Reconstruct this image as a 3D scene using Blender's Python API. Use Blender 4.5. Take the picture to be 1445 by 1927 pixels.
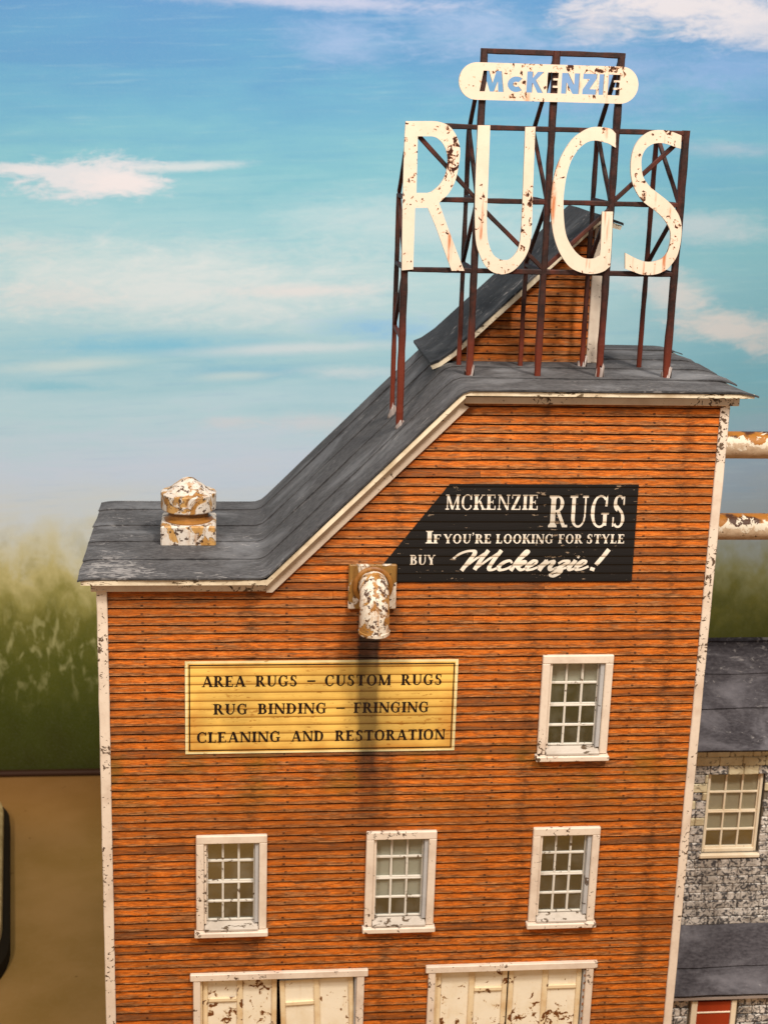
import bpy, bmesh, math, random
from mathutils import Vector, Matrix, noise
from mathutils.geometry import delaunay_2d_cdt
R = math.radians
rnd = random.Random(7)
for o in list(bpy.data.objects): bpy.data.objects.remove(o)
SC = bpy.context.scene
COL = SC.collection

# ------------------------------------------------------------------ camera, light, exposure
cam_data = bpy.data.cameras.new('camera')
cam = bpy.data.objects.new('camera', cam_data); COL.objects.link(cam)
cr, cu, cf = Vector((0.99444, -0.100776, 0.03054)), Vector((-0.002238, 0.269733, 0.962932)), Vector((0.105278, 0.957647, -0.268008))
cm = Matrix((cr, cu, -cf)).transposed().to_4x4(); cm.translation = (2.3421, -25.5793, 19.7477)
cam.matrix_world = cm
cam_data.sensor_fit = 'VERTICAL'; cam_data.sensor_height = 36; cam_data.lens = 51.79
cam_data.clip_start = 0.5; cam_data.clip_end = 300
cam_data.dof.use_dof = True; cam_data.dof.focus_distance = 26.5; cam_data.dof.aperture_fstop = 0.55
SC.camera = cam
SC.view_settings.view_transform = 'Standard'; SC.view_settings.look = 'None'
SC.view_settings.exposure = 0; SC.view_settings.gamma = 1

W = bpy.data.worlds.new('World'); SC.world = W; W.use_nodes = True
W.node_tree.nodes['Background'].inputs[0].default_value = (1.0, 0.90, 0.78, 1)
W.node_tree.nodes['Background'].inputs[1].default_value = 0.30

def area_lamp(name, loc, target, size, power, col):
    d = bpy.data.lights.new(name, 'AREA'); d.shape = 'SQUARE'; d.size = size; d.energy = power; d.color = col
    o = bpy.data.objects.new(name, d); COL.objects.link(o)
    o.location = loc; o.rotation_euler = (Vector(target) - Vector(loc)).to_track_quat('-Z', 'Y').to_euler()
    return o
area_lamp('overhead_lamp', (17, -24, 47), (6, 0, 9), 5.0, 18500, (1.0, 0.92, 0.80))
area_lamp('overhead_lamp', (-13, -28, 41), (5, 0, 9), 6.0, 10500, (1.0, 0.93, 0.83))
area_lamp('overhead_lamp', (6, -16, 50), (8, 19, 6), 8.0, 5500, (1.0, 0.96, 0.92))  # unseen extra lamp, added to brighten the backdrop

# ------------------------------------------------------------------ object helpers
WL = {}          # world location of every object built
def thing(name, label, cat, loc, group=None):
    o = bpy.data.objects.new(name, None); COL.objects.link(o); o.location = loc
    o.empty_display_size = 0.2
    o['label'] = label; o['category'] = cat
    if group: o['group'] = group
    WL[o.name] = Vector(loc)
    return o
def make(name, vf, mat, parent=None, smooth=False, uv=None, label=None, auto=None):
    verts, faces = vf
    xs = [v[0] for v in verts]; ys = [v[1] for v in verts]; zs = [v[2] for v in verts]
    c = Vector(((min(xs)+max(xs))/2, (min(ys)+max(ys))/2, min(zs)))
    me = bpy.data.meshes.new(name)
    me.from_pydata([(v[0]-c.x, v[1]-c.y, v[2]-c.z) for v in verts], [], faces)
    me.materials.append(mat)
    if uv:
        l = me.uv_layers.new(name='UVMap')
        for lo in me.loops:
            l.data[lo.index].uv = uv[lo.vertex_index]
    if smooth:
        me.polygons.foreach_set('use_smooth', [True]*len(me.polygons))
        if auto: me.set_sharp_from_angle(angle=R(auto))
    o = bpy.data.objects.new(name, me); COL.objects.link(o)
    WL[o.name] = c
    if parent:
        o.parent = parent; o.location = c - WL[parent.name]
    else: o.location = c
    if label: o['label'] = label
    return o
def place_copy(src, parent, center_world):
    o = src.copy(); COL.objects.link(o); o.parent = parent
    WL[o.name] = Vector(center_world); o.location = Vector(center_world) - WL[parent.name]
    return o
def join(*parts):
    V, F = [], []
    for v, f in parts:
        n = len(V); V += list(v); F += [tuple(i+n for i in q) for q in f]
    return V, F
def box(x0, x1, y0, y1, z0, z1, b=0.012):
    """chamfered box"""
    b = min(b, (x1-x0)*.4, (y1-y0)*.4, (z1-z0)*.4)
    V = []; idx = {}
    for sx in (0, 1):
        for sy in (0, 1):
            for sz in (0, 1):
                p = (x1 if sx else x0, y1 if sy else y0, z1 if sz else z0)
                d = (-b if sx else b, -b if sy else b, -b if sz else b)
                for ax in range(3):
                    q = [p[i] + (0 if i == ax else d[i]) for i in range(3)]
                    idx[(sx, sy, sz, ax)] = len(V); V.append(tuple(q))
    F = []
    def quad(keys):
        q = [idx[k] for k in keys]
        a, bb, c = (Vector(V[q[i]]) for i in range(3))
        n = (bb-a).cross(c-bb); ce = Vector(((x0+x1)/2, (y0+y1)/2, (z0+z1)/2))
        m = sum((Vector(V[i]) for i in q), Vector()) / len(q)
        if n.dot(m-ce) < 0: q.reverse()
        F.append(tuple(q))
    for ax in range(3):
        o1, o2 = [i for i in range(3) if i != ax]
        for s in (0, 1):
            ks = []
            for a, bq in ((0, 0), (1, 0), (1, 1), (0, 1)):
                k = [0, 0, 0]; k[ax] = s; k[o1] = a; k[o2] = bq
                ks.append((k[0], k[1], k[2], ax))
            quad(ks)
    for ax in range(3):                       # edges run along ax
        o1, o2 = [i for i in range(3) if i != ax]
        for a in (0, 1):
            for bq in (0, 1):
                def K(s, which):
                    k = [0, 0, 0]; k[ax] = s; k[o1] = a; k[o2] = bq
                    return (k[0], k[1], k[2], which)
                quad([K(0, o1), K(1, o1), K(1, o2), K(0, o2)])
    for sx in (0, 1):
        for sy in (0, 1):
            for sz in (0, 1):
                quad([(sx, sy, sz, 0), (sx, sy, sz, 1), (sx, sy, sz, 2)])
    return V, F
def nz(x, y, z, s=1.0):
    return noise.noise(Vector((x*s, y*s, z*s)))
def bar(p, q, w, h=None, rough=0.10, seg=None, seed=0.0, up=None):
    """rough square bar from p to q with softened corners"""
    p, q = Vector(p), Vector(q); h = h or w
    d = (q-p); L = d.length; d.normalize()
    up = Vector(up) if up else (Vector((0, 1, 0)) if abs(d.y) < .9 else Vector((0, 0, 1)))
    a = d.cross(up).normalized(); b = a.cross(d)
    seg = seg or max(2, int(L/0.16))
    V, F = [], []
    c = .32
    prof = [(-.5+c*.5, -.5), (.5-c*.5, -.5), (.5, -.5+c*.5), (.5, .5-c*.5), (.5-c*.5, .5), (-.5+c*.5, .5), (-.5, .5-c*.5), (-.5, -.5+c*.5)]
    for i in range(seg+1):
        m = p + d*L*i/seg
        k = 1 + rough*nz(m.x+seed, m.y, m.z, 3.1)*1.6
        ox = a*(w*rough*.5*nz(m.x, m.y+seed, m.z, 2.3)); oy = b*(w*rough*.5*nz(m.x, m.y, m.z+seed, 2.3))
        for u, v in prof: V.append(tuple(m+a*u*w*k+b*v*h*k+ox+oy))
    for i in range(seg):
        for j in range(8):
            F.append((i*8+j, i*8+(j+1) % 8, (i+1)*8+(j+1) % 8, (i+1)*8+j))
    F.append(tuple(range(7, -1, -1))); F.append(tuple(seg*8+j for j in range(8)))
    return V, F
def inside(pt, poly):
    x, y = pt; c = False; n = len(poly)
    for i in range(n):
        x1, y1 = poly[i]; x2, y2 = poly[i-1]
        if (y1 > y) != (y2 > y) and x < (x2-x1)*(y-y1)/(y2-y1)+x1: c = not c
    return c
def tris2d(polys, holes=(), box2=None):
    """triangulate the union of polys minus holes"""
    V, F = [], []
    for p in list(polys)+list(holes):
        n = len(V); V += [Vector(q) for q in p]; F.append(list(range(n, n+len(p))))
    v, e, f, *_ = delaunay_2d_cdt(V, [], F, 0, 1e-5)
    out = []
    for t in f:
        m = ((v[t[0]].x+v[t[1]].x+v[t[2]].x)/3, (v[t[0]].y+v[t[1]].y+v[t[2]].y)/3)
        if any(inside(m, p) for p in polys) and not any(inside(m, p) for p in holes):
            a, b, c = (v[i] for i in t)
            if (b-a).cross(c-a) < 0: t = [t[0], t[2], t[1]]
            if abs((b-a).cross(c-a)) > 1e-9: out.append(tuple(t))
    return [tuple(q) for q in v], out
def plate(polys, holes, y0, y1):
    """flat XZ shape with thickness from y0 (front) to y1 (back)"""
    v, t = tris2d(polys, holes)
    n = len(v)
    V = [(a, y0, b) for a, b in v] + [(a, y1, b) for a, b in v]
    F = [tuple(q) for q in t] + [(q[0]+n, q[2]+n, q[1]+n) for q in t]
    cnt = {}
    for q in t:
        for i in range(3):
            a, b = q[i], q[(i+1) % 3]; cnt[(a, b)] = 1
    for a, b in list(cnt):
        if (b, a) not in cnt: F.append((b, a, a+n, b+n))
    return V, F
def rect(x0, z0, x1, z1): return [(x0, z0), (x1, z0), (x1, z1), (x0, z1)]
def lathe(prof, cx, cy, n=40, jit=0.0, caps=True):
    V, F = [], []
    for r, z in prof:
        for i in range(n):
            a = 2*math.pi*i/n
            k = 1 + jit*nz(math.cos(a)*2+r, math.sin(a)*2, z*3, 1.7)
            V.append((cx+r*k*math.cos(a), cy+r*k*math.sin(a), z+jit*.4*nz(math.cos(a)*3, math.sin(a)*3, z, 2)))
    m = len(prof)
    for j in range(m-1):
        for i in range(n):
            F.append((j*n+i, j*n+(i+1) % n, (j+1)*n+(i+1) % n, (j+1)*n+i))
    if caps:
        F.append(tuple(range(n-1, -1, -1))); F.append(tuple((m-1)*n+i for i in range(n)))
    return V, F
def tube(path, r, n=28, jit=0.0, caps=True, rads=None):
    V, F = [], []; P = [Vector(p) for p in path]
    for k, p in enumerate(P):
        t = (P[min(k+1, len(P)-1)]-P[max(k-1, 0)]).normalized()
        up = Vector((1, 0, 0)) if abs(t.x) < .9 else Vector((0, 0, 1))
        a = t.cross(up).normalized(); b = a.cross(t); rr = rads[k] if rads else r
        for i in range(n):
            an = 2*math.pi*i/n
            q = p+(a*math.cos(an)+b*math.sin(an))*rr
            q += (q-p)*jit*nz(q.x, q.y, q.z, 2.2)
            V.append(tuple(q))
    for k in range(len(P)-1):
        for i in range(n):
            F.append((k*n+i, (k+1)*n+i, (k+1)*n+(i+1) % n, k*n+(i+1) % n))
    if caps:
        F.append(tuple(range(n))); F.append(tuple((len(P)-1)*n+i for i in range(n-1, -1, -1)))
    return V, F

# ------------------------------------------------------------------ material helpers
def lin(c):
    r = []
    for v in c[:3]:
        v = v/255.0; r.append(v/12.92 if v <= .04045 else ((v+.055)/1.055)**2.4)
    return (r[0], r[1], r[2], 1)
class Mt:
    def __init__(s, name, rough=.7, spec=.3):
        s.m = bpy.data.materials.new(name); s.m.use_nodes = True; s.t = s.m.node_tree
        s.b = s.t.nodes['Principled BSDF']; s.b.inputs['Roughness'].default_value = rough
        s.b.inputs['Specular IOR Level'].default_value = spec
        s._pos = None; s._xyz = None
    def n(s, typ, **kw):
        nd = s.t.nodes.new(typ)
        for k, v in kw.items(): setattr(nd, k, v)
        return nd
    def put(s, sock, v):
        if isinstance(v, bpy.types.NodeSocket): s.t.links.new(v, sock)
        else: sock.default_value = v
    def pos(s):
        if not s._pos: s._pos = s.n('ShaderNodeNewGeometry').outputs['Position']
        return s._pos
    def xyz(s):
        if not s._xyz:
            q = s.n('ShaderNodeSeparateXYZ'); s.put(q.inputs[0], s.pos()); s._xyz = q.outputs
        return s._xyz
    def uv(s):
        q = s.n('ShaderNodeSeparateXYZ'); s.put(q.inputs[0], s.n('ShaderNodeUVMap').outputs[0]); return q.outputs
    def rand(s): return s.n('ShaderNodeObjectInfo').outputs['Random']
    def f(s, op, a, b=0.0, c=0.0, clamp=False):
        q = s.n('ShaderNodeMath', operation=op, use_clamp=clamp)
        s.put(q.inputs[0], a); s.put(q.inputs[1], b); s.put(q.inputs[2], c); return q.outputs[0]
    def vec(s, scale=(1, 1, 1), off=None, base=None):
        q = s.n('ShaderNodeVectorMath', operation='MULTIPLY'); s.put(q.inputs[0], base or s.pos()); q.inputs[1].default_value = scale
        o = q.outputs[0]
        if off is not None:
            a = s.n('ShaderNodeVectorMath', operation='ADD'); s.put(a.inputs[0], o)
            if isinstance(off, bpy.types.NodeSocket): s.put(a.inputs[1], off)
            else: a.inputs[1].default_value = off
            o = a.outputs[0]
        return o
    def comb(s, x, y, z):
        q = s.n('ShaderNodeCombineXYZ'); s.put(q.inputs[0], x); s.put(q.inputs[1], y); s.put(q.inputs[2], z); return q.outputs[0]
    def noise(s, v, scale=1, detail=4, rough=.55, dist=0, lac=2.0):
        q = s.n('ShaderNodeTexNoise'); s.put(q.inputs['Vector'], v); q.inputs['Scale'].default_value = scale
        q.inputs['Detail'].default_value = detail; q.inputs['Roughness'].default_value = rough
        q.inputs['Distortion'].default_value = dist; q.inputs['Lacunarity'].default_value = lac
        return q.outputs['Fac']
    def vor(s, v, scale=1, feature='F1', out='Distance', rnd_=1.0):
        q = s.n('ShaderNodeTexVoronoi', feature=feature); s.put(q.inputs['Vector'], v); q.inputs['Scale'].default_value = scale
        q.inputs['Randomness'].default_value = rnd_
        return q.outputs[out]
    def step(s, v, a, b):
        """smooth 0..1 as v goes a..b"""
        q = s.n('ShaderNodeMapRange', interpolation_type='SMOOTHSTEP'); s.put(q.inputs[0], v)
        if a > b:
            q.inputs[1].default_value = b; q.inputs[2].default_value = a; q.inputs[3].default_value = 1; q.inputs[4].default_value = 0
        else:
            q.inputs[1].default_value = a; q.inputs[2].default_value = b
        return q.outputs[0]
    def mix(s, f, a, b, mode='MIX'):
        q = s.n('ShaderNodeMix', data_type='RGBA', blend_type=mode); s.put(q.inputs[0], f)
        for k, v in ((6, a), (7, b)):
            s.put(q.inputs[k], v if isinstance(v, bpy.types.NodeSocket) else (lin(v) if max(v[:3]) > 1.01 else tuple(v[:3])+(1,)))
        return q.outputs[2]
    def ramp(s, v, stops, interp='LINEAR'):
        q = s.n('ShaderNodeValToRGB'); s.put(q.inputs[0], v); cr = q.color_ramp; cr.interpolation = interp
        stops = sorted(stops)
        cr.elements[0].position = stops[0][0]; cr.elements[0].color = lin(stops[0][1])
        cr.elements[1].position = stops[-1][0]; cr.elements[1].color = lin(stops[-1][1])
        for p, c in stops[1:-1]:
            e = cr.elements.new(p); e.color = lin(c)
        return q.outputs[0]
    def color(s, v): s.put(s.b.inputs['Base Color'], v if isinstance(v, bpy.types.NodeSocket) else lin(v)); return s
    def rough(s, v): s.put(s.b.inputs['Roughness'], v)
    def bump(s, h, strength=.5, dist=.02):
        q = s.n('ShaderNodeBump'); s.put(q.inputs['Height'], h); q.inputs['Strength'].default_value = strength
        q.inputs['Distance'].default_value = dist; s.t.links.new(q.outputs[0], s.b.inputs['Normal'])

def grime_below_pipe(m):
    """soot that has run down the boards under the elbow pipe"""
    x, y, z = m.xyz()
    wob = m.noise(m.vec((1.2, 1, .5)), 1.5, 3)
    cx = m.f('ADD', m.f('MULTIPLY', m.f('SUBTRACT', 10.4, z), 0.02), m.f('ADD', 4.93, m.f('MULTIPLY', m.f('SUBTRACT', wob, .5), .3)))
    d = m.f('ABSOLUTE', m.f('SUBTRACT', x, cx))
    core = m.step(d, .27, .09); wide = m.step(d, .66, .26)
    g = m.f('ADD', m.f('MULTIPLY', core, .85), m.f('MULTIPLY', wide, .40))
    v1 = m.step(z, 6.2, 9.2); v2 = m.step(z, 11.0, 10.4)
    v1 = m.f('ADD', .42, m.f('MULTIPLY', v1, .58))
    end = m.step(z, 4.6, 7.2)
    n = m.noise(m.vec((9, 1, 5)), 1.0, 5, .65)
    n = m.f('ADD', .62, m.f('MULTIPLY', n, .7))
    g = m.f('MULTIPLY', m.f('MULTIPLY', g, v1), m.f('MULTIPLY', v2, n))
    return m.f('MULTIPLY', g, end, clamp=True)

def siding_material():
    m = Mt('weathered_orange_siding', .6, .25)
    r = m.rand(); x, y, z = m.xyz(); u, v, _ = m.uv()
    g = m.noise(m.comb(m.f('MULTIPLY', x, 1.5), m.f('MULTIPLY', z, 15), m.f('MULTIPLY', r, 31)), 2.4, 8, .70, .8)
    g2 = m.noise(m.comb(m.f('MULTIPLY', x, 3.2), m.f('MULTIPLY', z, 38), m.f('MULTIPLY', r, 17)), 1.5, 6, .66, .4)
    big = m.noise(m.vec((.30, 1, .42)), 1.0, 4, .6)
    c = m.mix(m.step(g, .36, .60), (140, 68, 6), (214, 108, 22))
    c = m.mix(m.f('MULTIPLY', m.step(g2, .50, .64), .6), c, (238, 142, 58))
    c = m.mix(m.f('MULTIPLY', m.step(r, .40, 1.0), .55), c, (152, 78, 12))
    lz = m.noise(m.comb(m.f('MULTIPLY', x, .8), m.f('MULTIPLY', v, .3), m.f('MULTIPLY', r, 61)), 1.8, 5, .66)
    c = m.mix(m.f('MULTIPLY', m.step(lz, .50, .66), .36), c, (104, 56, 20))
    # worn brown-grey wood: long patches on a board, mostly along its lower edge
    w = m.noise(m.comb(m.f('MULTIPLY', x, .55), m.f('MULTIPLY', v, .9), m.f('MULTIPLY', r, 83)), 2.2, 8, .72, .6)
    low = m.f('MULTIPLY', m.step(v, .62, .26), .17)
    w = m.f('ADD', w, m.f('ADD', low, m.f('MULTIPLY', m.f('SUBTRACT', g, .5), .35)))
    grey = m.mix(m.step(g2, .38, .62), (88, 54, 24), (158, 108, 66))
    c = m.mix(m.f('MULTIPLY', m.step(w, .53, .62), .82), c, grey)
    lip = m.f('MULTIPLY', m.f('MULTIPLY', m.step(v, .18, .23), m.step(v, .34, .26)), m.step(g2, .44, .60))
    c = m.mix(m.f('MULTIPLY', lip, .40), c, (214, 152, 100))  # highlight painted along the lip of the board
    # old brown boards in places, and duller towards some areas of the wall
    c = m.mix(m.f('MULTIPLY', m.f('MULTIPLY', m.step(r, .86, .90), m.step(w, .42, .56)), .6), c, (98, 56, 28))
    c = m.mix(m.f('MULTIPLY', m.step(big, .48, .66), .34), c, (122, 62, 10))
    # nails with dark smudges that spread along the grain
    fx = m.f('ABSOLUTE', m.f('SUBTRACT', m.f('FRACT', m.f('ADD', m.f('DIVIDE', x, 2.62), m.f('ADD', .42, m.f('MULTIPLY', r, .03)))), .5))
    smn = m.noise(m.comb(m.f('MULTIPLY', x, 3.2), m.f('MULTIPLY', v, 1.6), m.f('MULTIPLY', r, 53)), 1.6, 6, .7)
    sm = m.f('MULTIPLY', m.step(fx, .085, .0), m.step(smn, .44, .56))
    c = m.mix(m.f('MULTIPLY', sm, .58), c, (72, 42, 16))
    sm2 = m.f('MULTIPLY', m.step(fx, .42, .5), m.step(smn, .50, .60))
    c = m.mix(m.f('MULTIPLY', sm2, .34), c, (72, 42, 16))
    f2 = m.f('ABSOLUTE', m.f('SUBTRACT', m.f('FRACT', m.f('ADD', m.f('DIVIDE', x, 1.31), m.f('ADD', .84, m.f('MULTIPLY', r, .06)))), .5))
    nail = m.f('MULTIPLY', m.step(f2, .024, .012), m.step(m.f('ABSOLUTE', m.f('SUBTRACT', v, .42)), .15, .08))
    c = m.mix(m.f('MULTIPLY', nail, m.f('MULTIPLY', m.step(smn, .40, .52), .8)), c, (40, 20, 8))
    # dark cracks and splits
    ck = m.noise(m.comb(m.f('MULTIPLY', x, 1.6), m.f('MULTIPLY', z, 24), m.f('MULTIPLY', r, 7)), 3.0, 7, .78, 1.5)
    c = m.mix(m.f('MULTIPLY', m.step(ck, .565, .62), .75), c, (66, 28, 8))
    # joint shadow painted as a black-red line at each board's foot
    jw = m.f('ADD', v, m.f('MULTIPLY', m.f('SUBTRACT', g2, .5), .10))
    c = m.mix(m.f('MULTIPLY', m.step(jw, .20, .125), .96), c, (40, 6, 1))
    gs = m.step(m.noise(m.vec((1.6, 1, 3.2)), 1.3, 6, .66), .70, .74)
    c = m.mix(m.f('MULTIPLY', gs, .6), c, (142, 126, 106))
    al = m.f('MULTIPLY', m.step(m.noise(m.vec((.9, 1, 1.3)), 1.0, 4), .46, .62), m.f('MULTIPLY', m.step(z, 6.4, 7.4), m.step(z, 8.2, 7.6)))
    c = m.mix(m.f('MULTIPLY', al, .5), c, (116, 86, 14))
    c = m.mix(m.f('MULTIPLY', grime_below_pipe(m), .92), c, (26, 17, 9))
    m.color(c)
    m.bump(m.f('ADD', m.f('MULTIPLY', g, .8), m.f('MULTIPLY', g2, .5)), .8, .014)
    return m.m
def chip_material(name, paint, dirt, chip, amount=.60, scale=3.0, edge=None, rust=None, rust_amt=.0, stretch=(1, 1, 1), grime=.4, rustx=None, rough=.55):
    """old paint: base colour, soiling, chips down to a darker ground, optional rust runs"""
    m = Mt(name, rough, .3); x, y, z = m.xyz()
    soft = m.noise(m.vec((1, 1, 1)), 1.7, 5, .6)
    c = m.mix(m.f('MULTIPLY', m.step(soft, .42, .72), grime), paint, dirt)
    fine = m.noise(m.vec((6, 6, 6)), 2.0, 4, .7)
    c = m.mix(m.f('MULTIPLY', m.step(fine, .5, .75), .25), c, dirt)
    if rust:
        st = m.noise(m.vec((5.5, 5.5, .35)), 1.0, 4, .6)
        rm = m.f('MULTIPLY', m.step(st, .54, .68), m.step(m.noise(m.vec((1.3, .8, 1.3), (3, 1, 7)), 1.0, 4, .6), .46, .60))
        c = m.mix(m.f('MULTIPLY', rm, rust_amt), c, rust)
    area = m.noise(m.vec((.55, .55, .55), (9, 3, 1)), 1.3, 3)
    n = m.noise(m.vec(stretch), scale, 6, .62, .6)
    k = m.f('ADD', n, m.f('MULTIPLY', m.f('SUBTRACT', area, .5), .62))
    cm_ = m.step(k, amount, amount+.012)
    if edge: c = m.mix(m.f('MULTIPLY', m.step(k, amount-.035, amount), .8), c, edge)
    c = m.mix(cm_, c, chip)
    m.color(c)
    m.bump(m.f('SUBTRACT', m.f('MULTIPLY', fine, .25), cm_), .6, .012)
    return m.m
def roof_material(name, base, lite, dark, edge=.45):
    m = Mt(name, .85, .15); x, y, z = m.xyz(); r = m.rand()
    f = m.noise(m.vec((2.2, 5, 2.2)), 4.0, 8, .72)
    b = m.noise(m.vec((.5, .9, .5)), 1.2, 5, .6, .6)
    c = m.mix(m.step(f, .32, .70), dark, base)
    c = m.mix(m.f('MULTIPLY', r, .25), c, dark)
    c = m.mix(m.f('MULTIPLY', m.step(b, .46, .72), .55), c, lite)
    sc = m.noise(m.vec((1.6, 3.4, 1.6), (4, 4, 4)), 2.0, 8, .74, 1.4)
    sca = m.noise(m.vec((.45, .6, .45), (2, 8, 4)), 1.1, 3)
    dx = m.f('SUBTRACT', x, .3); dy = m.f('MULTIPLY', m.f('SUBTRACT', y, .1), .8)
    cor = m.step(m.f('ADD', m.f('MULTIPLY', dx, dx), m.f('MULTIPLY', dy, dy)), 1.1, .1)     # scuffed left front corner
    cre = m.f('MULTIPLY', m.step(m.f('ABSOLUTE', m.f('SUBTRACT', x, 3.05)), .35, .0), .06)  # and along the bend
    sca = m.f('ADD', sca, m.f('ADD', m.f('MULTIPLY', cor, .20), cre))
    k = m.f('ADD', sc, m.f('MULTIPLY', m.f('SUBTRACT', sca, .5), .5))
    c = m.mix(m.f('MULTIPLY', m.step(k, .60, .70), .6), c, (176, 170, 168))
    # lap shadow painted dark on the front edge of every strip
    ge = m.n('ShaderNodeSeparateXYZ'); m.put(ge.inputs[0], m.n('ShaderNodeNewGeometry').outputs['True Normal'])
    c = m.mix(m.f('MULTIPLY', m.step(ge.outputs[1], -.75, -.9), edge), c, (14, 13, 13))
    m.color(c); m.bump(m.f('ADD', f, m.f('MULTIPLY', sc, .6)), .6, .02)
    return m
def rust_material(name, a, b, lowred=None, spot=(150, 125, 115)):
    m = Mt(name, .6, .35); x, y, z = m.xyz()
    n = m.noise(m.vec((1, 1, 1)), 5.0, 6, .7)
    c = m.mix(m.step(n, .38, .62), a, b)
    n2 = m.noise(m.vec((1, 1, .4), (5, 5, 5)), 2.2, 4, .6)
    c = m.mix(m.f('MULTIPLY', m.step(n2, .5, .66), .6), c, (92, 38, 22))
    if lowred: c = m.mix(m.f('MULTIPLY', m.step(m.f('ADD', z, m.f('MULTIPLY', n2, 1.6)), 17.0, 15.9), .8), c, lowred)
    sp = m.noise(m.vec((1, 1, 1), (8, 2, 4)), 9.0, 3, .6)
    c = m.mix(m.f('MULTIPLY', m.step(sp, .72, .75), .8), c, spot)
    m.color(c); m.bump(n, .7, .02)
    return m.m
def peel_material(name, tan, white, brown, thr=.50, scale=1.5, dots=.66):
    m = Mt(name, .5, .4); x, y, z = m.xyz()
    a = m.noise(m.vec((1, 1, .7), (11, 4, 2)), scale, 6, .60, 1.1)
    t2 = m.noise(m.vec((1, 1, .3)), 3.0, 5, .6)
    c = m.mix(m.step(t2, .38, .66), tan, (tan[0]*.80, tan[1]*.70, tan[2]*.52))
    fine = m.noise(m.vec((1, 1, 1)), 9.0, 5, .7)
    wc = m.mix(m.step(fine, .45, .7), white, (white[0]*.93, white[1]*.88, white[2]*.83))
    wm = m.step(a, thr-.012, thr+.03)
    c = m.mix(wm, c, wc)
    e = m.f('MULTIPLY', m.step(m.f('ABSOLUTE', m.f('SUBTRACT', a, thr)), .028, .008), m.step(m.noise(m.vec((1, 1, 1), (1, 9, 3)), 6.0, 4, .6), .50, .60))
    c = m.mix(m.f('MULTIPLY', e, .8), c, brown)
    run = m.f('MULTIPLY', m.step(m.noise(m.vec((4, 4, .5), (2, 2, 2)), 1.6, 5, .66), .54, .66), m.step(fine, .35, .55))
    c = m.mix(m.f('MULTIPLY', run, .65), c, (168, 112, 52))
    d = m.step(m.f('ADD', m.noise(m.vec((1, 1, 1), (7, 7, 7)), 8.5, 5, .66), m.f('MULTIPLY', m.f('SUBTRACT', a, .5), .2)), dots, dots+.015)
    c = m.mix(m.f('MULTIPLY', d, .92), c, brown)
    m.color(c); m.bump(m.f('ADD', wm, m.f('SUBTRACT', m.f('MULTIPLY', fine, .3), d)), .7, .015)
    return m.m

M = {}
M['siding'] = siding_material()
M['gap'] = Mt('dark_siding_backing', .9, .1).color((52, 20, 10)).m
M['trim'] = chip_material('chipped_cream_trim', (232, 214, 196), (194, 168, 148), (98, 78, 62), .630, 11, grime=.5)
M['sash'] = chip_material('white_sash_paint', (220, 212, 200), (186, 176, 164), (110, 90, 70), .62, 8.0)
M['sillp'] = chip_material('worn_white_sill_paint', (200, 188, 176), (170, 156, 142), (96, 78, 60), .60, 7.0, stretch=(.6, 1, 1), grime=.7)
M['jamb'] = chip_material('shaded_jamb_paint', (184, 182, 182), (150, 146, 146), (96, 82, 72), .63, 4.0)  # grey shading of the right-hand jambs put into their colour
M['fascia'] = chip_material('bleached_fascia_paint', (232, 216, 190), (170, 145, 112), (104, 86, 64), .61, 11, stretch=(.6, 1, 2), grime=.7)
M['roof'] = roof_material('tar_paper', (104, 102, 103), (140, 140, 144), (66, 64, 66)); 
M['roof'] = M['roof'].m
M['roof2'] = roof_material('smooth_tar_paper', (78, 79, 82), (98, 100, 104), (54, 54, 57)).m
M['rust'] = rust_material('rusty_steel', (34, 17, 13), (56, 27, 19), (112, 42, 20))
M['letter'] = chip_material('chipped_cream_enamel', (224, 206, 186), (200, 180, 158), (60, 28, 16), .632, 9.0, edge=(186, 112, 56), rust=(186, 100, 40), rust_amt=.9, grime=.35, rough=.45)
M['plate'] = chip_material('cream_nameplate_enamel', (219, 200, 180), (194, 178, 158), (62, 32, 18), .65, 9, edge=(190, 120, 60), rust=(190, 112, 50), rust_amt=.75, grime=.3, rough=.45)
M['vent'] = peel_material('peeling_vent_paint', (196, 150, 88), (216, 204, 192), (66, 36, 14), .462, 2.6, .585)
M['elbow'] = peel_material('peeling_pipe_paint', (186, 138, 76), (224, 212, 196), (64, 28, 10), .475, 3.4, .565)
M['neck'] = peel_material('tarnished_brass_paint', (150, 100, 40), (200, 160, 100), (60, 32, 12), .74, 1.5, .72)
M['flange'] = peel_material('stained_flange_paint', (142, 104, 50), (214, 200, 184), (64, 30, 10), .50, 2.0, .60)
M['door'] = chip_material('cream_door_paint', (246, 234, 212), (230, 210, 174), (112, 66, 30), .63, 7.0, edge=(200, 156, 96), rust=(204, 160, 100), rust_amt=.35, grime=.6)
M['doorframe'] = chip_material('ochre_edged_door_paint', (238, 216, 178), (206, 166, 112), (112, 66, 30), .62, 4.0, grime=.7)

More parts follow.
